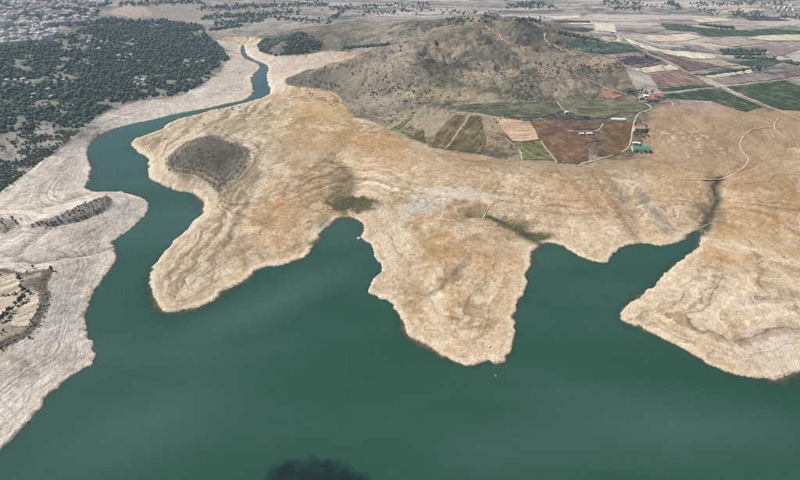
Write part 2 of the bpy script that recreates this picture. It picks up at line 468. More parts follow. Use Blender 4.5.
mix(w_b * .6 * sstep(.10, .4, g2) * (1 - .3 * LEFT), A(112, 90, 66)); mix(w_b * .35 * sstep(.05, .2, -g2), A(232, 216, 190))  # shading lines painted into the colour along fine gullies, crests paler
mix(w_b * RIVB * .6, A(206, 192, 176)); mix(w_b * RIVB * .4 * sstep(.1, .5, -N2), A(168, 156, 144))
rimw = 7 + 9 * np.clip(fbm(SS, land, 90, 3, 97) + .4, 0, 1.4)
mix(np.where(bare, 1, 0) * (1 - sstep(.5 * rimw, rimw, land + 3 * N3)) * .6, A(232, 216, 190))
mix(w_b * PEN * .3, A(190, 173, 147))
mix(w_b * PEN * .75 * sstep(.05, .35, pstr), A(138, 121, 96)); mix(w_b * PEN * .6 * sstep(.08, .4, -pstr), A(222, 205, 178))
RPEN = blob(715,305,110,34,-.3,.4) * (1 - sstep(50, 110, land))
mix(w_b * RPEN * .6 * sstep(.1, .4, ring), A(226, 208, 182)); mix(w_b * RPEN * .6 * sstep(.1, .4, -ring), A(160, 134, 106))
mix(bare * pmask([(385,128),(440,149),(520,161),(600,164),(640,158),(655,168),(600,176),(520,172),(440,162),(395,146)], 16, 1.2) * .65, A(164, 142, 108))
mix(bare * pmask([(640,160),(690,170),(716,178),(735,166),(800,147),(900,140),(900,175),(760,185),(735,195),(700,192),(650,178)], 20, 1.2) * .5, A(178, 148, 112))
# green-brown vegetation in the wet ravine heads
for i, (w, k) in enumerate([(9, .6), (8, .6), (11, .6), (9, .6), (9, .4), (10, .35), (4, .35), (4, .3), (3.4, .95), (5, .35), (5, .4)]):
    g = np.exp(-(RAVD[i] / w) ** 2) * (1 + .5 * N2)
    mix(g * k, A(92, 86, 58) if i in (0, 1, 2) else A(116, 104, 84) if i < 8 else A(104, 92, 78) if i == 8 else A(150, 136, 120))
mix(blob(350,203,26,9,0,1.3) * .95, A(78, 78, 50)); mix(blob(345,185,14,14,0,1.3) * .5, A(118, 108, 78)); mix(blob(325,222,16,10,.6) * .5, A(112, 104, 76))
mix(blob(535,236,20,5,0,1.2) * .9, A(74, 74, 46)); mix(blob(518,226,20,7,0) * .7, A(112, 98, 66)); mix(blob(712,214,12,12,0) * .6, A(112, 100, 78))
mix(np.exp(-(RAVD[2] / 7) ** 2) * (1 + .6 * N3) * .85, A(66, 70, 42)); mix(np.exp(-(RAVD[3] / 6) ** 2) * (1 + .6 * N3) * .9, A(82, 76, 58)); mix(np.exp(-(RAVD[4] / 5) ** 2) * .7, A(80, 74, 54)); mix(np.exp(-(RAVD[1] / 5) ** 2) * .7, A(78, 78, 50))
mix(blob(478,212,22,6,0) * .5, A(140, 122, 84)); mix(blob(250,190,12,24,.6) * .2, A(150, 136, 112))
mix(blob(225,125,50,6,0) * .6, A(160, 146, 112)); mix(blob(325,108,40,8,0) * .6, A(184, 154, 98))

# upland
upm = INU.astype(np.float32)
scrub = np.zeros_like(colr); scrub[:] = A(102, 94, 80)
m = sstep(0.0, .7, N2)[..., None]; scrub = scrub * (1 - .5 * m) + A(132, 120, 104) * .5 * m
m = sstep(0.1, .7, -N1)[..., None]; scrub = scrub * (1 - .6 * m) + A(86, 84, 70) * .6 * m
m = sstep(0.1, .7, N3)[..., None]; scrub = scrub * (1 - .5 * m) + A(168, 156, 138) * .4 * m
hw = fbm(GX + 30 * N2, GY * .6 + 30 * N2, 60, 5, 171, .6)
m = sstep(.15, .4, hw)[..., None]; scrub = scrub * (1 - .55 * m) + A(154, 136, 112) * .45 * m
m = sstep(.15, .45, -hw)[..., None]; scrub = scrub * (1 - .6 * m) + A(72, 72, 58) * .7 * m
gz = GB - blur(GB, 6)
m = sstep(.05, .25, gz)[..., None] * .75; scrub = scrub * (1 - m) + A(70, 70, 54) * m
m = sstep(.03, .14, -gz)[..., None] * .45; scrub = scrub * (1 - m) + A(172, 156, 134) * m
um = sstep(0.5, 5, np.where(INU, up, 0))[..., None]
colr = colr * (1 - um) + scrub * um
HILLP = [
    (480,38,70,8,0,(110,101,86),.8),(430,55,60,12,0,(118,106,92),.7),(520,55,60,12,0,(112,102,90),.6),(470,73,24,3,0,(186,160,130),.8),
    (450,92,50,7,0,(160,142,110),.7),(380,105,30,10,0,(140,128,112),.6),(350,90,40,8,0,(126,116,96),.6),(330,78,34,6,0,(118,108,94),.7),
    (505,86,26,6,0,(92,94,72),.7),(540,68,14,6,0,(164,142,112),.4),(570,78,34,8,0,(124,110,96),.6),(600,72,26,9,0,(140,126,110),.6),
    (600,62,20,5,.2,(178,152,126),.7),(580,62,24,6,.3,(176,150,124),.5),(585,90,30,5,0,(134,118,100),.6),(385,45,30,14,0,(140,128,116),.6),
    (405,57,14,5,0,(182,156,134),.6),(450,30,40,4,0,(100,98,82),.6),(490,27,30,5,0,(160,140,112),.35),(420,80,40,7,0,(150,132,108),.5),
    (500,35,14,6,-.4,(186,158,134),.6),(545,45,20,6,0,(110,102,86),.5),(365,72,30,8,0,(150,136,122),.5),(340,60,30,6,0,(178,164,150),.6),
    (415,40,40,6,0,(134,124,106),.5),(470,58,26,4,0,(104,98,84),.5)]
for (px, py, rx, ry, an, c, k) in HILLP:
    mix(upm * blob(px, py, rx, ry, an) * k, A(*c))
mix(upm * blob(480,138,120,20,0,.5) * .8, A(134, 110, 82)); mix(upm * blob(590,142,60,18,0,.6) * .7, A(126, 100, 74))
mix(upm * blob(480,45,110,26,0,.8) * .45, A(88, 86, 72))
# dry grass on the east upland
mix(upm * blob(720,130,95,26,0,.4) * .9, A(168, 140, 108)); mix(upm * blob(770,128,60,18,0) * .6, A(172, 146, 116)); mix(upm * blob(690,118,30,8,0) * .5, A(178, 152, 116))
DG = upm * pmask([(648,114),(668,103),(712,104),(745,114),(800,110),(900,112),(900,150),(800,152),(735,172),(715,184),(690,180),(655,172),(640,160),(640,140)], 10, .8)
mix(DG * .95, A(170, 143, 111)); mix(DG * .5 * sstep(0, .5, N2), A(184, 158, 126)); mix(DG * .5 * sstep(.1, .6, -N2), A(146, 120, 92)); mix(DG * .6 * sstep(.35, .6, N3) * blob(690,145,40,22,0), A(222, 206, 184))
# stone banks and bare rock on the hill
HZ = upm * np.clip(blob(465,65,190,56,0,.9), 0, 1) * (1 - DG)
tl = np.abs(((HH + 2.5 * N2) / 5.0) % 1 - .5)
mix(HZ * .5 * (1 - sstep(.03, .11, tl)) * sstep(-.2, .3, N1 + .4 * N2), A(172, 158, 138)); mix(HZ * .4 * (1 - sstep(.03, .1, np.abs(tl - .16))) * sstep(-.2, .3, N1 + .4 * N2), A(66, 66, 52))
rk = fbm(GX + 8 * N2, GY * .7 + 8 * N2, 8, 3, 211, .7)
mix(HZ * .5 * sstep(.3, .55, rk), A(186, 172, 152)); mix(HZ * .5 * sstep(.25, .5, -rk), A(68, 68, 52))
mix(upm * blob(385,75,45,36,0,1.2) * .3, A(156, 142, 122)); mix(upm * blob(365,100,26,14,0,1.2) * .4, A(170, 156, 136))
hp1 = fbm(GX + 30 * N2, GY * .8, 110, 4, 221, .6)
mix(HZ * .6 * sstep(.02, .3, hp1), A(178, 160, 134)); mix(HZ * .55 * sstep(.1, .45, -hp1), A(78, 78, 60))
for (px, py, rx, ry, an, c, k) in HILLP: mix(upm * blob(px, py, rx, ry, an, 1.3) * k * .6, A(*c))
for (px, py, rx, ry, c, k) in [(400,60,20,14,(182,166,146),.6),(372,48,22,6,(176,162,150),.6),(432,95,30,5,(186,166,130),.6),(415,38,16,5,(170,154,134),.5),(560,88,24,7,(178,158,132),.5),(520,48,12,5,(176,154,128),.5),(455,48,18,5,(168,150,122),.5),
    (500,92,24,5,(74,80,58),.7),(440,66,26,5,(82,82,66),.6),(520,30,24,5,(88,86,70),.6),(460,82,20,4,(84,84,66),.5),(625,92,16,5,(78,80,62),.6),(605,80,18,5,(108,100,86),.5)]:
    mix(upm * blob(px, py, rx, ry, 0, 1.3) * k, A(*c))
# low hills of the west
KM = UPI["knoll"] * sstep(1, 20, up + 16 * N2 + 6 * N3) * .92
mix(KM, A(100, 92, 76)); mix(UPI["knoll"] * sstep(0.1, .7, N2) * .5, A(132, 118, 102)); mix(UPI["knoll"] * blob(220,155,26,9,.2) * .8, A(84, 74, 60))
mix(UPI["knoll"] * (1 - sstep(5, 16, up + 8 * N2)) * .6, A(128, 116, 102))
kr = fbm(up * 1.0 + 3 * N3, SS * .01, 5, 3, 181)
mix(UPI["knoll"] * .55 * sstep(.05, .5, kr) * (1 - sstep(14, 40, up)), A(166, 150, 130)); mix(UPI["knoll"] * .5 * sstep(.1, .5, -kr) * (1 - sstep(14, 40, up)), A(84, 74, 64))
mix(UPI["knoll"] * blob(240,165,16,12,.6) * .5, A(140, 128, 112))
mix(UPI["ridge"].astype(np.float32), A(134, 126, 116)); mix(UPI["ridge"] * sstep(0, .6, N3) * .5, A(176, 166, 154))
mix(UPI["spur"].astype(np.float32) * .8, A(170, 158, 146))
mix(UPI["terraces"].astype(np.float32), A(186, 170, 150)); mix(UPI["terraces"] * (1 - sstep(9, 15, up + 3 * N3)), A(124, 114, 102))
mix(UPI["terraces"] * blob(32,283,16,8,0) * .9, A(112, 104, 94)); mix(UPI["terraces"] * blob(0,335,30,16,0) * .6, A(140, 130, 108))
# far plain: parcels
def parcels(x, y, sx, sy, seed):
    cx, cy = np.floor(x / sx + 0.25 * np.sin(y / sy * 0.7)), np.floor(y / sy)
    cx = np.floor(x / sx + _hash(cy, cy * 0, seed + 5) * 3)
    return _hash(cx, cy, seed)
far = np.where(UPI["west"], sstep(1900, 2250, GY + 120 * N1 - 0.2 * np.abs(GX - 300)), 0) * (1 - sstep(90, 40, HH * 0 + 100))
far = np.maximum(far, np.where(UPI["west"] & (GX > 560 + 0.12 * (GY - 1400)), sstep(1150, 1330, GY + 60 * N1), 0))
farc = np.zeros_like(colr); farc[:] = A(166, 154, 146)
pc = parcels(GX + 60 * N1, GY + 0.25 * GX + 60 * N2, 190, 120, 3)
for lo, hi, c in [(0, .2, (186, 172, 158)), (.2, .36, (146, 134, 128)), (.36, .44, (118, 112, 108)), (.44, .6, (174, 162, 154)), (.92, 1.01, (112, 118, 104))]:
    m = ((pc >= lo) & (pc < hi))[..., None] * 0.6
    farc = farc * (1 - m) + A(*c) * m
m = sstep(0, .7, N2)[..., None] * .35; farc = farc * (1 - m) + A(188, 176, 168) * m
m = sstep(.1, .8, -N1 - .4 * N2)[..., None] * .45; farc = farc * (1 - m) + A(124, 118, 114) * m
fs = fbm(GX * .16 + 20 * N1, GY + .15 * GX + 40 * N1, 70, 5, 191, .62)
m = sstep(.12, .35, fs)[..., None] * .7; farc = farc * (1 - m) + A(202, 190, 178) * m
m = sstep(.12, .4, -fs)[..., None] * .7; farc = farc * (1 - m) + A(112, 106, 106) * m
fs2 = fbm(GX * .2, GY - .2 * GX + 30 * N2, 38, 4, 192, .62)
m = sstep(.25, .45, -fs2)[..., None] * .7; farc = farc * (1 - m) + A(84, 88, 82) * m
m = sstep(.2, .45, fs2)[..., None] * .5; farc = farc * (1 - m) + A(190, 172, 160) * m
colr = colr * (1 - far[..., None]) + farc * far[..., None]
# woodland floor and the west side
FOREST_PX = [(-160,50),(0,46),(55,44),(85,28),(105,17),(128,21),(165,20),(200,25),(213,40),(222,48),(229,60),(210,70),(209,79),(190,90),(170,96),
             (140,99),(112,107),(95,118),(80,128),(52,126),(25,130),(0,150),(-160,170)]
FORW = ground_list(FOREST_PX)
WESTW = ground_list([(-300,200),(0,194),(27,173),(54,151),(72,136),(95,121),(112,109),(140,100),(170,98),(190,91),(211,79),(231,61),(213,41),(225,36),(262,36),(300,28),(330,20),(330,2),(-300,2)])
WM = pmask(WESTW, 4, .5, True)
mix(WM, A(146, 138, 126)); mix(WM * sstep(0, .7, N2) * .6, A(182, 170, 158)); mix(WM * sstep(0.1, .7, -N2) * .6, A(96, 98, 84))
FM = pmask(FORW, 25, 1.5, True)
mix(FM * .9, A(62, 74, 62)); mix(FM * sstep(.35, .8, N2 + .4 * N1) * .7, A(156, 146, 128))
SPARSE = pmask([(0,195),(27,173),(54,151),(72,136),(90,122),(52,126),(20,132),(0,150),(-100,160),(-100,200)], 10)
mix(SPARSE * .8, A(160, 152, 142)); mix(SPARSE * sstep(.0, .5, -N2) * .7, A(104, 102, 92))
TOWNM = pmask([(-200,-6),(112,-6),(100,14),(84,26),(52,42),(30,44),(-200,48)], 30, 1.5)
mix(TOWNM * .8, A(128, 122, 114)); mix(TOWNM * sstep(.1, .6, N2) * .6, A(196, 180, 170)); mix(TOWNM * sstep(.1, .6, -N2) * .6, A(72, 78, 70))
mix(pmask([(108,11),(125,5),(150,8),(152,16),(135,18),(118,15)], 10) * .9, A(190, 168, 152))
mix(pmask([(152,10),(170,3),(200,6),(215,20),(175,21),(150,18)], 14) * .85, A(160, 146, 134))
KN = pmask([(259,42),(285,36),(320,33),(336,42),(330,50),(308,54),(275,56),(260,52)], 10)
mix(KN * .8, A(112, 108, 92))
# the wet margin and the drowned bed
wet = (1 - sstep(0.05, 0.45, HH + .12 * N3)) * (DS > -60)
mix(wet * (.15 + .6 * sstep(-.3, .5, fbm(SS, land, 70, 3, 95))), A(92, 78, 60))
mix((DS < -0.5).astype(np.float32), A(120, 104, 78)); mix(np.where(DS < -0.5, sstep(0, .6, N3) * .5, 0), A(70, 60, 46))

# ------------------------------------------------------------------ materials
def new_mat(name):
    m = bpy.data.materials.new(name); m.use_nodes = True
    nt = m.node_tree
    return m, nt, nt.nodes["Principled BSDF"]
def N(nt, t, **kw):
    n = nt.nodes.new(t)
    for k, v in kw.items():
        if hasattr(n, k): setattr(n, k, v)
        else: n.inputs[k].default_value = v
    return n
def noise(nt, vec, scale, detail=4, rough=0.6, dim='3D'):
    n = N(nt, "ShaderNodeTexNoise"); n.noise_dimensions = dim
    n.inputs["Scale"].default_value = scale; n.inputs["Detail"].default_value = detail; n.inputs["Roughness"].default_value = rough
    if vec is not None: nt.links.new(vec, n.inputs["Vector"])
    return n.outputs["Fac"]
def ramp_(nt, fac, stops):
    r = N(nt, "ShaderNodeValToRGB")
    els = r.color_ramp.elements
    while len(els) < len(stops): els.new(0.5)
    for e, (p, v) in zip(els, stops):
        e.position = p; e.color = (v, v, v, 1) if not hasattr(v, '__len__') else (*v, 1)
    nt.links.new(fac, r.inputs[0])
    return r.outputs[0]
def mulc(nt, a, b, fac=1.0, mode='MULTIPLY'):
    n = N(nt, "ShaderNodeMix", data_type='RGBA', blend_type=mode)
    n.inputs[0].default_value = fac
    for s, i in ((a, 6), (b, 7)):
        if hasattr(s, 'links'): nt.links.new(s, n.inputs[i])
        else: n.inputs[i].default_value = (*s, 1)
    return n.outputs[2]

def simple_mat(name, c, rough=0.9, var=0.25, scale=0.6, c2=None, bump=0.0):
    m, nt, b = new_mat(name)
    geo = N(nt, "ShaderNodeNewGeometry"); pos = geo.outputs["Position"]
    f = noise(nt, pos, scale, 5, .65)
    if c2 is None:
        r = ramp_(nt, f, [(0.25, tuple(np.clip(np.array(c) * (1 - var), 0, 1))), (0.75, tuple(np.clip(np.array(c) * (1 + var), 0, 1)))])
    else:
        r = ramp_(nt, f, [(0.3, tuple(c)), (0.7, tuple(c2))])
    nt.links.new(r, b.inputs["Base Color"])
    b.inputs["Roughness"].default_value = rough
    b.inputs["Specular IOR Level"].default_value = 0.2
    if bump:
        bp = N(nt, "ShaderNodeBump"); bp.inputs["Strength"].default_value = 0.6; bp.inputs["Distance"].default_value = bump
        nt.links.new(f, bp.inputs["Height"]); nt.links.new(bp.outputs[0], b.inputs["Normal"])
    return m

def land_material():
    m, nt, b = new_mat("land")
    at = N(nt, "ShaderNodeAttribute", attribute_name="soil")
    geo = N(nt, "ShaderNodeNewGeometry"); pos = geo.outputs["Position"]
    c = at.outputs["Color"]
    f1 = noise(nt, pos, 0.09, 6, .68); f2 = noise(nt, pos, 0.45, 5, .7)
    c = mulc(nt, c, ramp_(nt, f1, [(.25, .78), (.5, 1.0), (.75, 1.2)]), 1.0)
    c = mulc(nt, c, ramp_(nt, f2, [(.28, .83), (.5, 1.0), (.72, 1.16)]), 1.0)
    cr = noise(nt, pos, 0.22, 6, .72)
    c = mulc(nt, c, ramp_(nt, cr, [(.34, .62), (.43, .95), (.5, 1.0), (.59, 1.03), (.68, 1.22)]), 1.0)
    # thin strandlines: noise running with height
    sep = N(nt, "ShaderNodeSeparateXYZ"); nt.links.new(pos, sep.inputs[0])
    wob = noise(nt, pos, 0.02, 3, .5)
    mu = N(nt, "ShaderNodeMath", operation='MULTIPLY_ADD'); nt.links.new(wob, mu.inputs[0]); mu.inputs[1].default_value = 1.2; lv = N(nt, 'ShaderNodeAttribute', attribute_name='level'); nt.links.new(lv.outputs['Fac'], mu.inputs[2])
    n1 = N(nt, "ShaderNodeTexNoise"); n1.noise_dimensions = '1D'; n1.inputs["Scale"].default_value = 1.6; n1.inputs["Detail"].default_value = 4
    n1.inputs["Roughness"].default_value = .7
    nt.links.new(mu.outputs[0], n1.inputs["W"])
    st = ramp_(nt, n1.outputs["Fac"], [(.32, .42), (.43, .96), (.56, 1.02), (.70, 1.36)])
    cs = mulc(nt, c, st, 1.0)
    bare_at = N(nt, "ShaderNodeAttribute", attribute_name="bare")
    mx = N(nt, "ShaderNodeMix", data_type='RGBA'); nt.links.new(bare_at.outputs["Fac"], mx.inputs[0]); nt.links.new(c, mx.inputs[6]); nt.links.new(cs, mx.inputs[7])
    nt.links.new(mx.outputs[2], b.inputs["Base Color"])
    b.inputs["Roughness"].default_value = 0.95; b.inputs["Specular IOR Level"].default_value = 0.15
    ad = N(nt, "ShaderNodeMath", operation='MULTIPLY_ADD'); nt.links.new(f1, ad.inputs[0]); ad.inputs[1].default_value = 2.2; nt.links.new(f2, ad.inputs[2])
    bp = N(nt, "ShaderNodeBump"); bp.inputs["Strength"].default_value = 0.75; bp.inputs["Distance"].default_value = 1.9
    nt.links.new(ad.outputs[0], bp.inputs["Height"]); nt.links.new(bp.outputs[0], b.inputs["Normal"])
    return m

def water_material():
    m, nt, b = new_mat("lake_water")
    geo = N(nt, "ShaderNodeNewGeometry"); pos = geo.outputs["Position"]
    st = N(nt, 'ShaderNodeMapping'); st.inputs['Scale'].default_value = (.0028, .0075, 1); st.inputs['Rotation'].default_value = (0, 0, -.75); nt.links.new(pos, st.inputs[0])
    big = noise(nt, st.outputs[0], 1.0, 4, .5)
    c = ramp_(nt, big, [(.3, (0.0160, 0.0530, 0.0315)), (.48, (0.0195, 0.0600, 0.0395)), (.75, (0.0370, 0.0780, 0.0620))])
    for (pa, pb, hw_, k_) in [((175,348),(345,268),46,.55),((60,470),(230,372),60,.35),((560,420),(800,430),60,.22)]:  # sheen on the water, painted as lighter streaks in the base colour
        a_, b_ = np.array(plane(*pa)), np.array(plane(*pb)); ce = (a_ + b_) / 2; ang = math.atan2(*(b_ - a_)[::-1]); L_ = np.hypot(*(b_ - a_)) * .75
        wv = N(nt, "ShaderNodeMapping"); wv.vector_type = 'TEXTURE'; wv.inputs["Location"].default_value = (ce[0], ce[1], 0); wv.inputs["Rotation"].default_value = (0, 0, ang); wv.inputs["Scale"].default_value = (L_, hw_, 1)
        nt.links.new(pos, wv.inputs[0])
        nz_ = N(nt, "ShaderNodeTexNoise"); nz_.inputs["Scale"].default_value = .012; nz_.inputs["Detail"].default_value = 4; nt.links.new(pos, nz_.inputs["Vector"])
        ad_ = N(nt, "ShaderNodeVectorMath", operation='MULTIPLY_ADD'); nt.links.new(nz_.outputs["Color"], ad_.inputs[0]); ad_.inputs[1].default_value = (.5, .7, 0); nt.links.new(wv.outputs[0], ad_.inputs[2])
        sb_ = N(nt, "ShaderNodeVectorMath", operation='SUBTRACT'); nt.links.new(ad_.outputs[0], sb_.inputs[0]); sb_.inputs[1].default_value = (.25, .35, 0)
        gr_ = N(nt, "ShaderNodeTexGradient", gradient_type='SPHERICAL'); nt.links.new(sb_.outputs[0], gr_.inputs[0])
        mk = N(nt, "ShaderNodeMath", operation='MULTIPLY'); nt.links.new(gr_.outputs["Fac"], mk.inputs[0]); mk.inputs[1].default_value = k_
        mm = N(nt, "ShaderNodeMix", data_type='RGBA'); nt.links.new(mk.outputs[0], mm.inputs[0]); nt.links.new(c, mm.inputs[6]); mm.inputs[7].default_value = (.060, .105, .086, 1)
        c = mm.outputs[2]
    nt.links.new(c, b.inputs["Base Color"])
    mp = N(nt, "ShaderNodeMapping"); mp.inputs["Scale"].default_value = (0.004, 0.011, 1); mp.inputs["Rotation"].default_value = (0, 0, 0.5)
    nt.links.new(pos, mp.inputs[0])
    wind = noise(nt, mp.outputs[0], 1.0, 4, .5)
    nt.links.new(ramp_(nt, wind, [(.2, .07), (.8, .20)]), b.inputs["Roughness"])
    b.inputs["IOR"].default_value = 1.33
    rip = noise(nt, pos, 0.5, 3, .6)
    bp = N(nt, "ShaderNodeBump"); bp.inputs["Strength"].default_value = 0.12; bp.inputs["Distance"].default_value = 0.25
    nt.links.new(rip, bp.inputs["Height"]); nt.links.new(bp.outputs[0], b.inputs["Normal"])
    dep = N(nt, "ShaderNodeAttribute", attribute_name="depth")
    ml = N(nt, "ShaderNodeMath", operation='MULTIPLY'); nt.links.new(dep.outputs["Fac"], ml.inputs[0]); ml.inputs[1].default_value = -1.1
    ex = N(nt, "ShaderNodeMath", operation='EXPONENT'); nt.links.new(ml.outputs[0], ex.inputs[0])
    su = N(nt, "ShaderNodeMath", operation='SUBTRACT'); su.inputs[0].default_value = 1.0; nt.links.new(ex.outputs[0], su.inputs[1])
    nt.links.new(su.outputs[0], b.inputs["Alpha"])
    return m
M_LAND, M_WATER = land_material(), water_material()

# ------------------------------------------------------------------ land and water meshes
def grid_mesh(name, X, Y, Z, keep):
    R, C = X.shape
    idx = np.arange(R * C).reshape(R, C)
    q = np.stack([idx[:-1, :-1], idx[:-1, 1:], idx[1:, 1:], idx[1:, :-1]], -1)[keep]
    used = np.unique(q); remap = np.full(R * C, -1, np.int64); remap[used] = np.arange(len(used))
    q = remap[q]
    me = bpy.data.meshes.new(name)
    me.vertices.add(len(used)); me.loops.add(q.size); me.polygons.add(len(q))
    co = np.stack([X.ravel()[used], Y.ravel()[used], Z.ravel()[used]], 1).astype(np.float32)
    me.vertices.foreach_set("co", co.ravel())
    me.polygons.foreach_set("loop_start", (np.arange(len(q)) * 4).astype(np.int32))
    me.loops.foreach_set("vertex_index", q.ravel().astype(np.int32))
    me.update(calc_edges=True); me.validate()
    me.polygons.foreach_set("use_smooth", np.ones(len(me.polygons), bool))
    return me, used
quadmax = np.maximum(np.maximum(DS[:-1, :-1], DS[1:, 1:]), np.maximum(DS[:-1, 1:], DS[1:, :-1]))
me, used = grid_mesh("terrain", GX, GY, HH, quadmax > -28)
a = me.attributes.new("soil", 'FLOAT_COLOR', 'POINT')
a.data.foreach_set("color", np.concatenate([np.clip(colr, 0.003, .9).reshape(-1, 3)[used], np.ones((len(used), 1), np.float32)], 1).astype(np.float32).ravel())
a = me.attributes.new("level", 'FLOAT', 'POINT'); a.data.foreach_set("value", LEVEL.ravel()[used].astype(np.float32))
RG = np.clip(np.maximum(RINGY, .8 * LEFT), 0, 1)
a = me.attributes.new("bare", 'FLOAT', 'POINT')
a.data.foreach_set("value", (np.where(bare, sstep(.3, 1.2, HH), 0) * RG * np.clip(1.25 - GY / 2000, .2, 1)).ravel()[used].astype(np.float32))
terrain = tag(link("terrain", me, M_LAND), "bare drawn-down lake shore, scrub hill and plain around the water", kind="structure")

s = 2
WXg, WYg = GX[::s, ::s], GY[::s, ::s]; Dg = DS[::s, ::s]; Hg = HH[::s, ::s]
quadmin = np.minimum(np.minimum(Dg[:-1, :-1], Dg[1:, 1:]), np.minimum(Dg[:-1, 1:], Dg[1:, :-1]))
me, used = grid_mesh("lake", WXg, WYg, np.zeros_like(WXg), quadmin < 2)
depth = np.clip(-Hg, 0, 14).ravel()[used]
# the open lake behind and beside the view
bm = bmesh.new(); bm.from_mesh(me); me2 = me
nv = len(bm.verts)
xl = halfw(Y0)
for quad in ([(-xl, Y0), (-4000, -3500), (4000, -3500), (xl, Y0)],):
    bm.faces.new([bm.verts.new((x, y, 0)) for x, y in quad][::1])
bm.to_mesh(me); bm.free()
a = me.attributes.new("depth", 'FLOAT', 'POINT')
a.data.foreach_set("value", np.concatenate([depth, np.full(len(me.vertices) - len(depth), 14)]).astype(np.float32))
me.update()
lake = tag(link("water", me, M_WATER), "dark green reservoir water with a narrow river arm", kind="structure")

# ------------------------------------------------------------------ fields and tracks laid on the land
class MB:
    def __init__(s): s.v, s.f, s.m = [], [], []
    def box(s, x0, x1, y0, y1, z0, z1, mi=0, top=None):
        b = len(s.v)
        s.v += [(x0,y0,z0),(x1,y0,z0),(x1,y1,z0),(x0,y1,z0),(x0,y0,z1),(x1,y0,z1),(x1,y1,z1),(x0,y1,z1)]
        s.f += [(b,b+3,b+2,b+1),(b+4,b+5,b+6,b+7),(b,b+1,b+5,b+4),(b+1,b+2,b+6,b+5),(b+2,b+3,b+7,b+6),(b+3,b,b+4,b+7)]
        s.m += [mi, mi if top is None else top] + [mi] * 4
        return s
    def gable(s, x0, x1, y0, y1, z0, z1, mi=0, t=.25):
        """pitched roof, ridge along x, a solid with thickness"""
        b = len(s.v); ym = (y0 + y1) / 2
        for x in (x0, x1):
            s.v += [(x,y0,z0),(x,ym,z1),(x,y1,z0),(x,y1,z0-t),(x,ym,z1-t),(x,y0,z0-t)]
        for i in range(6):
            j = (i + 1) % 6; s.f.append((b+i, b+6+i, b+6+j, b+j)); s.m.append(mi)
        s.f += [(b,b+1,b+4,b+5),(b+1,b+2,b+3,b+4),(b+6,b+11,b+10,b+7),(b+7,b+10,b+9,b+8)]; s.m += [mi] * 4
        return s
    def poly(s, pts, mi=0):
        b = len(s.v); s.v += pts; s.f.append(tuple(range(b, b + len(pts)))); s.m.append(mi); return s
    def mesh(s, name, mats):
        me = bpy.data.meshes.new(name); me.from_pydata(s.v, [], s.f)
        for m in mats: me.materials.append(m)
        me.polygons.foreach_set("material_index", s.m); me.update()
        return me
    def build(s, name, mats, parent=None):
        o = bpy.data.objects.new(name, s.mesh(name, mats if isinstance(mats, list) else [mats])); COL.objects.link(o)
        if parent: o.parent = parent
        return o

road_dir = np.subtract(ground(775,109), ground(687,72)); ROT = math.atan2(road_dir[1], road_dir[0])
def crop_mat(name, c, c2=None, rot=ROT, period=8.0, con=0.5):
    """soil or crop with drill rows and patchiness"""
    m, nt, b = new_mat(name)
    geo = N(nt, "ShaderNodeNewGeometry"); pos = geo.outputs["Position"]
    mp = N(nt, "ShaderNodeVectorRotate"); mp.rotation_type = 'Z_AXIS'; nt.links.new(pos, mp.inputs[0]); mp.inputs["Angle"].default_value = -rot
    st = N(nt, "ShaderNodeMapping"); st.inputs["Scale"].default_value = (0.012, 1.0 / period, .1); nt.links.new(mp.outputs[0], st.inputs[0])
    row = noise(nt, st.outputs[0], 1.0, 3, .6)
    pat = noise(nt, pos, 0.045, 7, .72); gr = noise(nt, pos, .35, 4, .7)
    c = np.array(c); c2 = np.array(c2) if c2 is not None else c * 1.25
    col = ramp_(nt, pat, [(.3, tuple(c * .62)), (.5, tuple((c + c2) / 2)), (.72, tuple(c2 * .55 + .45 * A(172, 150, 124)))])
    col = mulc(nt, col, ramp_(nt, row, [(.3, 1 - con), (.7, 1 + con)])); col = mulc(nt, col, ramp_(nt, gr, [(.28, .55), (.72, 1.4)]))
    nt.links.new(col, b.inputs["Base Color"]); b.inputs["Roughness"].default_value = .95; b.inputs["Specular IOR Level"].default_value = .1
    bp = N(nt, "ShaderNodeBump"); bp.inputs["Strength"].default_value = .6; bp.inputs["Distance"].default_value = .8
    nt.links.new(gr, bp.inputs["Height"]); nt.links.new(bp.outputs[0], b.inputs["Normal"])
    return m
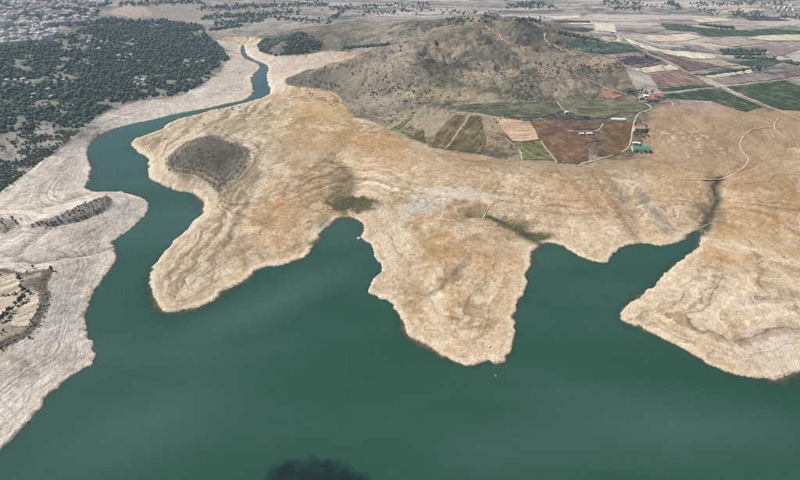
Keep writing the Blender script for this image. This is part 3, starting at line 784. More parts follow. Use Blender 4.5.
CM = {
 "teal": crop_mat("crop_teal", A(54,74,66), A(66,84,74)), "tealpale": crop_mat("crop_pale_teal", A(104,136,118)),
 "mauve": crop_mat("soil_mauve", A(136,120,114)), "char": crop_mat("soil_charcoal", A(70,66,72)), "brown": crop_mat("soil_brown", A(110,92,84)),
 "beige": crop_mat("stubble_beige", A(200,184,160), A(214,200,176)), "redbrown": crop_mat("soil_red_brown", A(134,108,100), A(146,120,108)),
 "cream": crop_mat("stubble_cream", A(216,204,184), A(224,212,192)), "green": crop_mat("crop_green", A(54,72,50), A(68,84,58)),
 "dkgreen": crop_mat("crop_dark_green", A(54,70,52), A(70,82,58)), "olive": crop_mat("crop_olive", A(158,148,124)),
 "red": crop_mat("soil_red", A(160,112,92), A(172,126,104), con=.15), "vine": crop_mat("vineyard_dark", A(88,82,56), A(112,98,66), rot=1.1, period=7),
 "vinebrown": crop_mat("vineyard_brown", A(100,84,62), A(120,102,76), rot=1.1, period=7), "pink": crop_mat("soil_pink", A(196,166,138), A(184,150,122), rot=.05, period=7),
 "grass": crop_mat("crop_grass_green", A(98,100,64), A(116,112,76), rot=2.1), "rust": crop_mat("soil_rust", A(100,76,56), A(126,96,70), rot=2.1, con=.2),
 "rust2": crop_mat("soil_dark_rust", A(98,80,54), A(118,90,62), rot=.2, con=.2), "grey": crop_mat("crop_grey_green", A(80,88,64), A(98,100,76), rot=.05),
 "greybrown": crop_mat("crop_grey_brown", A(96,96,74), A(112,106,84), rot=.05), "soilpale": crop_mat("plot_pale", A(204,190,168), A(190,172,148), rot=.9),
}
def field(pts, mat, label, off=None, name="field"):
    P = ground_list(pts)
    n = len(P); Q = []
    for i in range(n):                                     # slightly uneven margins
        a_, b_ = P[i], P[(i + 1) % n]; L = np.hypot(*(b_ - a_)); k = max(1, int(L / 9))
        nrm = np.array([-(b_ - a_)[1], (b_ - a_)[0]]) / max(L, 1e-6)
        for j in range(k):
            t = j / k; w_ = (rng.normal() * .9 if j else 0)
            Q.append(a_ + (b_ - a_) * t + nrm * w_)
    cx, cy = np.mean(Q, 0); sp = max(5.0, 0.0045 * cy)
    off = off or (0.45 + 0.0005 * cy)
    bm = bmesh.new(); bm.faces.new([bm.verts.new((q[0], q[1], 0)) for q in Q]); bm.normal_update()
    xs = [q[0] for q in Q]; ys = [q[1] for q in Q]
    for ax, lo, hi in ((0, min(xs), max(xs)), (1, min(ys), max(ys))):
        k = int((hi - lo) / sp)
        for i in range(1, k):
            v = lo + (hi - lo) * i / k
            bmesh.ops.bisect_plane(bm, geom=bm.verts[:] + bm.edges[:] + bm.faces[:], plane_co=(v if ax == 0 else 0, v if ax else 0, 0), plane_no=(1 if ax == 0 else 0, 1 if ax else 0, 0))
    co = np.array([v.co[:] for v in bm.verts])
    z = sample(HH, co[:, 0], co[:, 1]) + off
    for v, zz_ in zip(bm.verts, z): v.co.z = zz_
    for f in bm.faces:
        if f.normal.z < 0: f.normal_flip()
        f.smooth = True
    me = bpy.data.meshes.new(name); bm.to_mesh(me); bm.free()
    return tag(link(name, me, mat), label, kind="structure")
FIELDS = [
 ([(565,43),(576,38.5),(600,43),(628,44),(641,52),(600,54),(585,52)],"teal","dark teal green crop strip right of the hill foot"),
 ([(575,49),(628,47),(632,48.5),(580,51)],"tealpale","thin pale teal stripe inside the dark teal strip"),
 ([(600,55),(642,53),(648,56),(612,59)],"mauve","grey mauve ploughed strip below the teal crop"),
 ([(618,60),(650,56.5),(662,61),(632,65)],"char","charcoal ploughed strip beside the diagonal track"),
 ([(633,66),(663,61.6),(668,65),(640,68)],"brown","narrow brown strip below the charcoal one"),
 ([(630,69.5),(670,65),(680,70),(645,73.5)],"beige","pale beige stubble strip above the red-brown field"),
 ([(648,74.5),(682,71),(707,84),(658,87),(652,80)],"redbrown","red-brown ploughed field left of the track crossing"),
 ([(645,51),(682,59),(720,67),(689,71.5)],"brown","dark brown strip right of the diagonal track"),
 ([(620,39),(645,45.5),(682,52),(716,56),(716,59),(692,59),(645,50)],"cream","long cream stubble strip above the brown one"),
 ([(644,36),(690,34),(703,38),(685,41),(648,41)],"beige","wide beige field on the far plain"),
 ([(660,24),(682,25),(700,28),(742,31),(770,29),(800,31),(840,34),(737,36),(707,37),(695,32),(667,30)],"green","long dark green crop band across the far plain"),
 ([(760,36),(800,33),(850,34),(850,40),(800,41),(770,41),(745,39)],"beige","pale pinkish stubble below the far green band"),
 ([(680,46),(700,46),(722,54),(700,52)],"mauve","small purple-grey fallow strip on the far plain"),
 ([(725,62),(772,59),(782,62),(770,67),(745,66)],"teal","teal green strip under the dark scrub patch"),
 ([(685,60),(717,59.5),(740,65),(722,67)],"olive","pale olive strip between brown and teal fields"),
 ([(692,75),(740,68),(750,69),(700,76)],"green","thin green hedge strip beside the tan field"),
 ([(700,76.5),(750,70),(754,73),(712,78.5)],"beige","tan strip below the tree row on the plain"),
 ([(711,79.5),(780,75),(788,78),(725,85)],"mauve","mauve-brown fallow above the big green field"),
 ([(657,88),(708,85),(716,87),(662,92)],"green","narrow green strip above the farm road"),
 ([(662,95),(720,88.5),(762,107),(745,112),(710,101),(668,98.5)],"dkgreen","dark green orchard field left of the diagonal track"),
 ([(726,87),(785,81),(805,88),(850,98),(850,108),(800,111),(781,110)],"green","large bright green field right of the diagonal track"),
 ([(597,98),(604,91),(623,96),(615,99)],"red","small brick-red bare field on the hill foot"),
 ([(453,107),(470,104.5),(500,103),(540,102),(556,102),(564,111),(552,115),(538,118),(520,118),(495,116),(480,113),(460,111)],"grey","wide grey-green vineyard below the hill"),
 ([(562,102),(590,100),(615,99.5),(632,97),(640,102),(650,108),(636,113),(620,112),(612,117),(600,119),(585,118),(570,113)],"greybrown","grey-brown vineyard left of the farm road"),
 ([(455,114.5),(469,115.5),(445,148.5),(432,147),(436,134),(445,124)],"vinebrown","dark brown vineyard left of the straight pale path"),
 ([(471,116),(481,117),(483,128),(486,143),(480,153.5),(447,149.5)],"vine","dark olive vineyard right of the straight pale path"),
 ([(389,130),(406,120),(412,118),(398,132)],"grass","leftmost green strip plot on the slope"),
 ([(400,132.5),(412,125),(414,128),(411,139)],"grass","green triangular plot beside the leftmost strip"),
 ([(415,130),(424,131),(425,142.5),(413,139)],"vine","small dark green plot on the slope edge"),
 ([(497,119.5),(520,121),(530,122),(539,140),(520,142),(512,141),(503,131)],"pink","pinkish tan ploughed field with fine rows"),
 ([(512,144),(540,141.5),(555,161),(523,160),(522,152)],"grass","olive green field at the slope edge"),
 ([(532,122),(550,121),(569,132),(602,137),(604,139),(585,144),(588,160),(578,164),(558,163),(542,141)],"rust","large dark rust-brown field in the middle"),
 ([(564,124),(600,123.5),(600,128),(572,131)],"rust2","small dark brown plot behind the pale huts"),
 ([(604,123),(632,122),(628,148),(614,156),(597,156),(599,149),(607,146),(606,137),(602,132)],"rust2","dark brown vineyard left of the red-roofed house"),
 ([(542,17),(579,16),(582,18),(560,20)],"cream","far cream strip behind the hill crest"),
 ([(550,20.5),(590,21.5),(590,23),(560,23)],"char","far dark strip behind the hill, uppermost"),
 ([(563,23.5),(591,23.2),(592,25),(572,25)],"cream","far whitish strip between two dark strips"),
 ([(558,27.5),(593,28.5),(593,31),(566,30)],"char","far dark strip behind the hill, lower"),
 ([(594,23),(614,25),(616,33),(596,31)],"cream","far cream block at the end of the strips"),
 ([(566,34),(614,35),(617,38),(572,36)],"mauve","far mauve strip right of the hill crest"),
 ([(596,37.5),(620,40),(622,42.5),(605,41)],"beige","far pale strip above the teal crop"),
 ([(578,36.8),(600,38.8),(618,42.3),(602,42.6)],"brown","short brown strip above the teal crop"),
 ([(720,67.5),(742,66.2),(760,67.5),(735,69.5)],"olive","olive strip left of the far tree row"),
 ([(762,73),(800,70),(830,74),(790,77)],"brown","brown strip right of the far tree row"),
 ([(702,42),(740,40.5),(770,43),(735,47)],"olive","wide faded olive field on the far plain"),
 ([(735,48),(775,45),(800,50),(775,57),(766,50)],"mauve","mauve fallow beside the pale roads"),
 ([(625,29),(650,28),(660,32),(640,34)],"mauve","faint mauve field left of the far green band"),
 ([(690,20),(720,18),(735,21),(700,23)],"beige","far beige field beyond the green band"),
 ([(704,12),(745,8.5),(770,10),(735,15)],"soilpale","far pale field near the top right hamlet"),
 ([(738,16),(775,18),(790,21),(750,21)],"char","far dark strip near the top right hamlet"),
 ([(605,45),(590,44),(585,47),(626,46.3)],"green","thin green strip inside the teal crop"),
 ([(0,279),(16,273),(23,288),(16,294),(0,296)],"soilpale","upper pale terrace plot above the bluff"),
 ([(-30,300),(0,298),(16,296),(20,299),(8,310),(0,316),(-30,322)],"soilpale","middle pale terrace plot left of the tree row"),
 ([(28,299),(38,297),(40,304),(34,316),(28,326),(10,326),(14,318)],"soilpale","lower pale terrace plot between tree row and bluff"),
]
for pts, mk, lb in FIELDS: field(pts, CM[mk], lb)

M_TRACK = simple_mat("track_dust", A(192,174,148), .95, .2, .25)
M_ROAD = simple_mat("road_pale", A(204,194,182), .9, .12, .2)
def track(pts, width, label, mat=M_TRACK, name="dirt_track"):
    P = smooth_closed(ground_list(pts), 2, False)
    R = [P[0]]
    for p in P[1:]:
        L = np.hypot(*(p - R[-1])); k = max(1, int(L / 5)); q0 = R[-1]
        for j in range(1, k + 1): R.append(q0 + (p - q0) * j / k)
    R = np.array(R); T = np.gradient(R, axis=0); T /= np.linalg.norm(T, axis=1)[:, None] + 1e-9
    Nn = np.stack([-T[:, 1], T[:, 0]], 1)
    wv = min(width, 2.2 + R[:, 1].mean() * .0026) * .68 * (0.5 + 0.10 * np.sin(np.arange(len(R)) * .9) + rng.normal(0, .05, len(R)))
    cols_ = [R + Nn * (wv * t)[:, None] for t in (-1, -.33, .33, 1)]
    z = np.max([sample(HH, c[:, 0], c[:, 1]) for c in cols_], 0) + 0.5 + 0.0003 * R[:, 1]
    mb = MB()
    for i in range(len(R)): mb.v += [(c[i, 0], c[i, 1], z[i] - (0.35 if k_ in (0, 3) else 0)) for k_, c in enumerate(cols_)]
    for i in range(len(R) - 1):
        for k_ in range(3): mb.f.append((i*4+k_, i*4+k_+1, i*4+k_+5, i*4+k_+4)); mb.m.append(0)
    o = mb.build(name, mat); 
    me = o.data
    me.polygons.foreach_set("use_smooth", np.ones(len(me.polygons), bool))
    bm = bmesh.new(); bm.from_mesh(me); bmesh.ops.recalc_face_normals(bm, faces=bm.faces[:])
    if sum(f.normal.z for f in bm.faces) < 0: bmesh.ops.reverse_faces(bm, faces=bm.faces[:])
    bm.to_mesh(me); bm.free()
    return tag(o, label, kind="structure")
track([(600,34),(622,40.5),(642,51),(687,72),(722,86.5),(775,109),(797,119),(840,135)], 6.5, "straight diagonal track across the right-hand fields")
track([(640,96),(662,93.5),(722,87.3),(780,80.3),(830,74)], 6, "farm road running from the red roofs between green fields")
track([(600,57),(625,66),(640,73),(650,80)], 6, "pale track along the stubble strips")
track([(575,76),(600,85),(625,95),(633,97),(640,102),(648,104),(652,109),(645,111.5),(638,113.5),(634,122),(631,140),(629,148),(620,153),(607,157),(590,162),(575,166)], 5, "winding farm track past the red and green roofs")
track([(660,103),(670,101),(674,104),(671,108)], 4, "short curved track right of the red-roofed farm")
track([(470,115),(458,132),(445,149)], 4, "straight pale path between the two dark vineyards")
track([(453,112),(475,114),(495,118),(505,121),(513,131),(520,141)], 4, "track between the vineyards and the pink field")
track([(505,138),(514,145),(521,151),(522,160)], 3.5, "path at the left edge of the olive field")
track([(541,141),(549,152),(557,163)], 3.5, "pale path between olive field and rust field")
track([(557,102),(566,111.5)], 3.5, "short path between the two upper vineyards")
track([(540,118),(556,125),(566,132),(590,132),(600,130),(603,124)], 4, "pale track looping round the huts")
track([(398,132),(408,124),(413,118)], 3, "pale path between the green plots")
track([(779,118),(772,127),(785,139),(800,143)], 3.5, "faint track at the far end of the eastern dry grass")
track([(772,127),(756,129),(747,132),(740,141),(740,150),(750,159),(745,167),(735,174),(722,179),(700,181),(670,178),(645,170)], 4, "winding dirt track over the eastern dry slope")
track([(688,234.5),(694,231),(703,227),(718,219)], 2, "pale dirt track down to the eastern cove")
track([(482,220),(487,208),(494,203),(503,200)], 3, "short curved path above the vegetated gully")
track([(752,294),(756,305),(765,320),(773,328)], 2.5, "thin pale path on the right peninsula")
track([(772,350),(778,364),(783,376)], 3.5, "white streak of a launching path at the lower right shore")
track([(219,36.5),(250,33.5),(282,31),(312,27),(350,20.5),(376,17)], 12, "broad pale road crossing the valley beyond the river", M_ROAD, "road")
track([(486,26),(498,34),(510,44)], 8, "pinkish earth strip running down the hilltop", simple_mat("strip_pink", A(184,158,138)))
track([(545,34),(544,40),(549,45),(561,49),(575,56)], 5, "bend of a pale track on the right hill flank")
track([(777,59),(800,66),(840,77)], 14, "wide pale road at the right edge of the plain", M_ROAD, "road")
track([(774,42),(781,41.5),(788,44.5),(803,47),(830,50)], 9, "pale road above the wide one at the right edge", M_ROAD, "road")
track([(663,15),(656,17),(659,20.5)], 7, "small white bend of a far road", M_ROAD, "road")
track([(579,16),(590,20),(594,24),(596,31)], 6, "cream track at the end of the far strips")

# ------------------------------------------------------------------ trees
def ico(sub):
    bm = bmesh.new(); bmesh.ops.create_icosphere(bm, subdivisions=sub, radius=1.0)
    v = np.array([q.co[:] for q in bm.verts]); f = np.array([[q.index for q in p.verts] for p in bm.faces]); bm.free()
    return v, f
ICO1, ICO2 = ico(1), ico(2)
def lumpy(base, amp, seed):
    r = np.random.default_rng(seed); v, f = base
    k = 1 + amp * (r.random(len(v)) - .5) * 2
    return v * k[:, None], f
def leaf_mat(name, c, c2):
    m, nt, b = new_mat(name)
    oi = N(nt, "ShaderNodeObjectInfo"); geo = N(nt, "ShaderNodeNewGeometry")
    f = noise(nt, geo.outputs["Position"], .5, 4, .7); g_ = noise(nt, geo.outputs["Position"], .07, 4, .7)
    cc = mulc(nt, ramp_(nt, f, [(.3, tuple(c)), (.7, tuple(c2))]), ramp_(nt, g_, [(.3, (.62, .66, .72)), (.5, (1, 1, 1)), (.72, (1.5, 1.42, 1.2))]))
    nt.links.new(cc, b.inputs["Base Color"])
    b.inputs["Roughness"].default_value = .8; b.inputs["Specular IOR Level"].default_value = .2
    return m
M_LEAF = leaf_mat("foliage_olive", A(58,64,46), A(88,92,66)); M_PINE = leaf_mat("foliage_dark", A(50,64,54), A(84,98,78)); M_BARK = simple_mat("bark", A(104,88,70))
M_SHRUB = leaf_mat("foliage_scrub", A(78,76,58), A(104,98,78)); M_REED = leaf_mat("foliage_reed", A(92,92,58), A(124,116,76))
M_GREYS = leaf_mat("foliage_grey", A(122,114,98), A(156,146,128))
def crown_mesh(name, seed, h=6.0, w=5.0, tall=False, mat=M_LEAF):
    r = np.random.default_rng(seed); V, F = [], []
    nl = 6
    lobes = []
    for i in range(nl):
        a_ = r.random() * 6.283; q = r.random() ** .5 * .5
        z = (0.35 + 0.55 * r.random()) * h
        rad = w * .5 * r.uniform(.42, .62) * (1.15 - .45 * z / h)
        lobes.append((math.cos(a_) * q * w * .5, math.sin(a_) * q * w * .5, z, rad))
    for (x, y, z, rad) in lobes:
        v, f = lumpy(ICO1, .22, int(r.integers(1e6)))
        F += (f + sum(map(len, V))).tolist(); V.append(v * [rad * .8, rad * .8, rad * .72] + [x, y, z])
        for k in range(16):
            d = r.normal(size=3); d /= np.linalg.norm(d); p = np.array([x, y, z]) + d * rad * [1, 1, .85]
            u_ = np.cross(d, r.normal(size=3)); u_ /= np.linalg.norm(u_); w_ = np.cross(d, u_) * .7 + d * .5
            s_ = r.uniform(.28, .55)
            b = sum(map(len, V)); V.append(np.array([p - u_ * s_, p + w_ * s_, p + u_ * s_, p - w_ * s_ * .8])); F.append((b, b + 1, b + 2, b + 3))
    me = bpy.data.meshes.new(name); me.from_pydata(np.vstack(V).tolist(), [], F); me.materials.append(mat); me.update()
    return me
def trunk_mesh(name, seed, h=6.0):
    r = np.random.default_rng(seed); mb = MB()
    def limb(p, q, r0, r1):
        b = len(mb.v); p, q = np.array(p), np.array(q); d = q - p; d = d / np.linalg.norm(d)
        u_ = np.cross(d, [.3, .9, .1]); u_ /= np.linalg.norm(u_); w_ = np.cross(d, u_)
        for c, rr in ((p, r0), (q, r1)):
            for k in range(6): a_ = k * math.pi / 3; mb.v.append(tuple(c + (u_ * math.cos(a_) + w_ * math.sin(a_)) * rr))
        for k in range(6): mb.f.append((b+k, b+(k+1)%6, b+6+(k+1)%6, b+6+k)); mb.m.append(0)
    limb((0,0,-.6), (.1,.05,h*.4), .32, .2)
    for k in range(4):
        a_ = k * 1.6 + r.random(); limb((.1,.05,h*.36), (math.cos(a_)*h*.22, math.sin(a_)*h*.22, h*.68), .16, .05)
    return mb.mesh(name, [M_BARK])
TREES = [(crown_mesh("crown", 11 + i, 6, 5.4, mat=M_LEAF if i < 2 else M_PINE), trunk_mesh("trunk", 31 + i, 6)) for i in range(4)]
def tree_at(x, y, sc, label, group, kind=None, name="tree"):
    k = rng.integers(4) if kind is None else kind
    o = empty(name, (x, y, hz(x, y) - .1), rng.random() * 6.28)
    o.scale = (sc * rng.uniform(.9, 1.15), sc * rng.uniform(.9, 1.15), sc * rng.uniform(.85, 1.15))
    for nm, me in (("crown", TREES[k][0]), ("trunk", TREES[k][1])):
        c = bpy.data.objects.new(nm, me); COL.objects.link(c); c.parent = o
    return tag(o, label, "tree", group)
def nth(i):
    return f"{i}{'th' if 10 <= i % 100 <= 20 else {1: 'st', 2: 'nd', 3: 'rd'}.get(i % 10, 'th')}"
def trees(pts, sc, label, group, jit=.25, kind=None, name="tree"):
    pts = sorted(pts); lab0 = label
    for i_, p in enumerate(pts):
        if len(pts) <= 32: label = f"{lab0}, {nth(i_ + 1)} from left"
        x, y = ground(*p[:2]); tree_at(x, y, sc * rng.uniform(1 - jit, 1 + jit) * (p[2] if len(p) > 2 else 1), label, group, kind, name)
Z = lambda L, ox, oy, k: [(ox + a_ / k, oy + b_ / k) for a_, b_ in L]
trees(Z([(118,188),(108,200),(98,208),(78,220),(62,242),(50,252),(40,268),(30,275),(20,288),(8,297)],0,260,4.8), 1.2, "dark round tree in the diagonal row between terrace plots", "diagonal tree row between terrace plots", kind=2, name="plot_tree")
trees(Z([(162,42),(135,66),(250,50),(90,88),(94,100),(100,132),(122,148),(112,152),(140,160)],0,260,4.8), .95, "dark tree round the upper edge of the lower left bluff", "trees around the lower left bluff", name="bluff_tree")
trees(Z([(75,165),(62,168),(40,170),(20,172),(185,220),(192,232),(180,240),(150,295),(160,308),(4,75),(140,372),(20,345),(10,360),(8,430)],0,260,4.8), .55, "small dark tree scattered on the lower left terraces", "small trees on the terraces", name="terrace_tree")
trees(Z([(640,103),(605,117),(575,130),(545,137),(515,145),(502,150),(470,160),(480,185),(475,195),(450,205),(445,230),(420,215),(440,192),(380,225),(350,240),(345,225),(360,250),(280,270),(225,268),(195,280),(310,262),(500,190),(555,160),(562,182),(530,172),(410,195),(372,212),(330,262),(258,262)],0,180,6), .68, "dark tree on the narrow stony ridge by the river mouth", "trees along the narrow ridge", name="ridge_tree")
trees(Z([(15,240),(78,238),(95,255),(125,240),(35,285),(15,262),(28,318),(110,275),(100,262),(8,256),(36,300)],0,180,6), .75, "dark tree in the loose clump left of the stony ridge", "clump left of the ridge", name="clump_tree")
trees(Z([(480,32),(540,45),(552,42),(485,75),(262,230),(280,290),(600,275),(585,290),(360,265),(300,255),(330,225),(400,240),(530,215),(450,175),(380,180),(640,225),(690,270)],120,120,5.714), .7, "small dark tree on the dark knoll of the left peninsula", "trees on the dark knoll", name="knoll_tree")
trees(Z([(545,275),(500,270),(525,350),(540,345),(555,350),(522,340),(500,335),(480,330),(570,330),(590,265),(570,260),(580,268),(610,300),(640,290),(460,320),(440,330),(405,340),(160,435),(75,440),(130,440),(740,230),(690,375),(650,340),(560,262)],200,0,4), 1.05, "dark tree on the stony spur east of the river", "trees on the spur east of the river", name="spur_tree")
hp = Z([(313,260),(330,290),(238,300),(215,240),(232,275),(335,200),(262,270),(60,298),(110,248),(240,385),(275,315),(300,330),(115,130),(190,85),(335,80),(420,85),(460,335),(440,330),(450,355),(640,140),(560,260),(590,265),(620,270),(640,275),(545,255),(150,345),(355,290),(318,268),(485,330),(500,345),(525,355),(510,325)],400,0,4)
hp += [(rng.uniform(385, 600), rng.uniform(30, 98)) for _ in range(44)]
trees(hp, 1.0, "dark tree dotted over the scrubby central hill", "trees on the central hill", name="hill_tree")
trees([(633,93.5),(636,92.5),(639,93),(642,92.5),(645,94),(638,95),(634,95.5),(641,95),(647,95.5),(630,94),(627,95.5),(652,94.5),(655,103),(646,102.5),(637,101)], 1.35, "dark tree in the clump behind the red farm roofs", "trees behind the red farm roofs", kind=2, name="farm_tree")
trees([(634,134.5),(637,136),(641,136.5),(645.5,133),(646,129),(645,126.5),(640,123.5),(644,135),(647,131),(635,126),(648,137),(643,138.5)], .95, "dark tree round the pink-roofed house", "trees round the pink-roofed house", kind=2, name="garden_tree")
trees([(636,153),(641,154),(646,153.5),(649,150)], .6, "small dark tree in front of the green-roofed hall", "trees before the green-roofed hall", name="yard_tree")
trees([(540 + i * 2.1 + rng.normal() * .6, 118.4 + rng.normal() * .7 + (i > 10) * .8) for i in range(24)], .95, "dark tree in the hedge row below the vineyards", "hedge row below the vineyards", kind=3, name="hedge_tree")
trees([(496,123.5),(492,128),(494,120),(480,145),(500,120.5),(505,118)], .8, "dark tree beside the track left of the pink field", "trees by the pink field", name="track_tree")
trees([(735,74.5),(742,73.5),(751,69),(753,70.5),(756,70),(760,70.5),(764,70),(752,72),(758,72.5)], 1.6, "dark tree in the far row right of the track crossing", "far tree row right of the crossing", kind=2, name="plain_tree")
trees([(612.5,35),(724,29.5),(727,30),(721,30.5),(646,57.5)], 1.7, "lone dark tree on the far plain", "lone trees on the far plain", kind=2, name="lone_tree")
sp = ground_list([(0,194),(27,172),(54,150),(70,136),(88,122),(52,128),(20,134),(0,152)])
cnt = 0
while cnt < 95:
    x, y = rng.uniform(sp[:, 0].min(), sp[:, 0].max()), rng.uniform(sp[:, 1].min(), sp[:, 1].max())
    if inside(np.array([x]), np.array([y]), sp)[0] and vnoise(np.array([x / 28]), np.array([y / 28]), 5)[0] > .42:
        tree_at(x, y, rng.uniform(.55, 1.05), "dark tree scattered on the pale slope below the left woods", "scattered trees on the pale left slope", name="slope_tree"); cnt += 1

# ------------------------------------------------------------------ uncountable growth and stones
def scatter(name, pts, size, base_list, mat, label, squash=.8, lift=.35, kind="stuff"):
    pts = np.asarray(pts); n = len(pts); V, F, off = [], [], 0
    z = sample(HH, pts[:, 0], pts[:, 1]); which = rng.integers(len(base_list), size=n)
    for b, (bv, bf) in enumerate(base_list):
        sel = np.where(which == b)[0]
        if not len(sel): continue
        k = len(sel); sz = size[sel] if hasattr(size, '__len__') else np.full(k, size)
        an = rng.random(k) * 6.28; ca, sa = np.cos(an), np.sin(an)
        x = bv[None, :, 0] * ca[:, None] - bv[None, :, 1] * sa[:, None]; y = bv[None, :, 0] * sa[:, None] + bv[None, :, 1] * ca[:, None]
        sq = squash * rng.uniform(.75, 1.3, k)
        zz_ = (bv[None, :, 2] * sq[:, None] + lift)
        P = np.stack([x * sz[:, None] + pts[sel, 0][:, None], y * sz[:, None] + pts[sel, 1][:, None], zz_ * sz[:, None] + z[sel][:, None]], -1)
        V.append(P.reshape(-1, 3)); F.append((bf[None] + (np.arange(k) * len(bv))[:, None, None] + off).reshape(-1, 3)); off += k * len(bv)
    V = np.vstack(V).astype(np.float32); F = np.vstack(F).astype(np.int32)
    me = bpy.data.meshes.new(name); me.vertices.add(len(V)); me.loops.add(F.size); me.polygons.add(len(F))
    me.vertices.foreach_set("co", V.ravel()); me.polygons.foreach_set("loop_start", (np.arange(len(F)) * 3).astype(np.int32)); me.loops.foreach_set("vertex_index", F.ravel())
    me.update(calc_edges=True)
    return tag(link(name, me, mat), label, kind=kind)
def pick(P, n, dens=None, seed=0):
    """n places inside a world polygon, thinned by a density"""
    P = np.asarray(P); out = []; got = 0
    for _ in range(60):
        x = rng.uniform(P[:, 0].min(), P[:, 0].max(), n * 2); y = rng.uniform(P[:, 1].min(), P[:, 1].max(), n * 2)
        ok = inside(x, y, P) & (sample(DS, x, y) > 4)
        if dens is not None: ok &= rng.random(len(x)) < dens(x, y)
        q = np.stack([x, y], 1)[ok]; out.append(q); got += len(q)
        if got >= n: break
    return np.vstack(out)[:n]
B1 = [lumpy(ICO1, .28, i) for i in range(6)]
B2 = [lumpy(ICO2, .20, 20 + i) for i in range(6)]
nz = lambda x, y, s_, sd: fbm(x, y, s_, 4, sd)
fd = lambda x, y: sstep(-.55, .0, nz(x, y, 35, 102) * -1 - .4 * nz(x, y, 140, 101) + .25)
pf = pick(FORW, 12800, fd)
scatter("woodland", pf, rng.uniform(1.6, 3.4, len(pf)) * rng.choice([.8, 1.1, 1.5, 2.0], len(pf), p=[.3, .4, .2, .1]), B1, M_PINE, "dense dark green woods on the left slope below the town", 1.05, .7)
wp = ground_list([(-160,150),(0,150),(25,130),(52,126),(80,128),(92,121),(72,137),(40,162),(0,192),(-160,200)])
pw = pick(wp, 3600, lambda x, y: sstep(-.3, .4, nz(x, y, 30, 5)))
scatter("scrub_bushes", pw, rng.uniform(.9, 2.6, len(pw)), B1, M_LEAF, "low dark bushes between the trees of the pale left slope", .9, .5)
kp = ground_list([(258,45),(266,39),(285,36),(310,35),(325,41),(318,50),(300,54),(275,56),(260,52)])
pk = pick(kp, 900, lambda x, y: sstep(-.3, .3, nz(x, y, 60, 8) + .5 - (x - kp[:, 0].min()) / (np.ptp(kp[:, 0])) * .9 ))
scatter("knoll_wood", pk, rng.uniform(2.4, 4.6, len(pk)), B1, M_PINE, "dark wood covering the small hill beyond the river", 1.0, .6)
fp = []
for line, n_ in [([(505,6),(556,6.5)],120),([(522,4),(545,4)],50),([(668,2),(680,8)],70),([(700,11),(760,14)],80),([(730,14),(768,19)],70),([(780,17),(815,18.5)],50),([(700,25),(735,29)],90),([(720,51),(764,52)],160),([(722,54),(762,55)],120),
                ([(735,58),(775,60)],60),([(445,20),(500,19)],26),([(515,20.5),(545,20)],26),([(555,32),(575,36),(600,42)],60),([(600,2),(640,4)],80),([(610,8),(640,9)],40),([(560,33),(585,40)],40),([(780,61),(812,68)],60),
                ([(345,48),(390,45)],110),([(330,20),(345,10)],40),([(210,30),(240,26)],120),([(215,24),(262,20)],140),([(202,18),(300,12)],260),([(200,8),(330,4)],320),([(240,16),(330,22)],120),([(120,4),(200,2)],150),([(330,8),(430,4)],120),([(360,14),(430,10)],80),
                ([(0,2),(110,4)],160),([(40,20),(100,12)],110),([(0,30),(60,34)],110),([(0,14),(60,18)],110),([(440,12),(500,14)],50),([(690,5),(790,3)],120)]:
    for _ in range(n_):
        t = rng.random() * (len(line) - 1); i = int(t); f = t - i
        fp.append(ground(line[i][0] * (1 - f) + line[i + 1][0] * f + rng.normal() * 1.2, line[i][1] * (1 - f) + line[i + 1][1] * f + rng.normal() * (.45 if line[0][1] > 24 else 1.2)))
fp = np.array(fp)
scatter("far_tree_lines", fp, rng.uniform(2.4, 5, len(fp)), B1, M_PINE, "thin dark tree lines and hedges on the far plain", .95, .6)
hillp = ground_list([(300,90),(282,82),(300,72),(345,60),(400,35),(440,22),(560,22),(600,60),(625,90),(560,100),(450,104),(400,125),(350,114)])
ph = pick(hillp, 9000, lambda x, y: sstep(-.45, .5, nz(x, y, 70, 201) + .5 * nz(x, y, 20, 202)))
scatter("hill_scrub", ph, rng.uniform(.35, 1.25, len(ph)), B1, M_SHRUB, "low grey-brown scrub over the central hill", .8, .4)
pb = np.vstack([pick(hillp, 420, lambda x, y: sstep(.0, .5, nz(x, y, 90, 231))), np.array([ground(rng.normal(600, 16), rng.normal(69, 4)) for _ in range(110)]), np.array([ground(rng.normal(395, 20), rng.normal(92, 7)) for _ in range(90)]), np.array([ground(rng.normal(545, 25), rng.normal(68, 7)) for _ in range(90)])])
scatter("hill_bushes", pb, rng.uniform(1.0, 2.4, len(pb)), B1, M_LEAF, "dark bushes spotted over the central hill flanks", .85, .45)
for k in ("knoll", "ridge", "terraces"):
    P = UPLAND[k]; P = P[(P[:, 0] > -700)] if k == "terraces" else P
    q = pick(P, {"knoll": 900, "ridge": 260, "terraces": 10}[k])
    scatter("low_scrub", q, rng.uniform(.4, 1.1, len(q)), B1, M_SHRUB, {"knoll": "low scrub on the dark knoll", "ridge": "low scrub on the stony ridge", "terraces": "sparse scrub on the terraces"}[k], .8, .4)
tp = smooth_closed(UPLAND["terraces"], 1); tp = pick(tp[tp[:, 0] > -620], 2600, lambda x, y: (1 - sstep(7, 13, segdist(x.astype(np.float32), y.astype(np.float32), tp))) * .8 + .02)
scatter("bluff_scrub", tp[:900], rng.uniform(.4, 1.0, 900), B1, M_GREYS, "grey scrub clothing the lower left bluff", .8, .4)
gp = []
for (px, py, sx, sy, n_) in [(352,202,14,5,520),(340,208,10,4,240),(345,190,6,7,70),(325,224,8,5,80),(538,237,9,3,400),(520,229,9,3,240),(505,219,8,3,60),(708,216,6,5,120),(700,224,6,4,60),(716,196,3,8,60)]:
    for _ in range(n_): gp.append(ground(px + rng.normal() * sx * .6, py + rng.normal() * sy * .6))
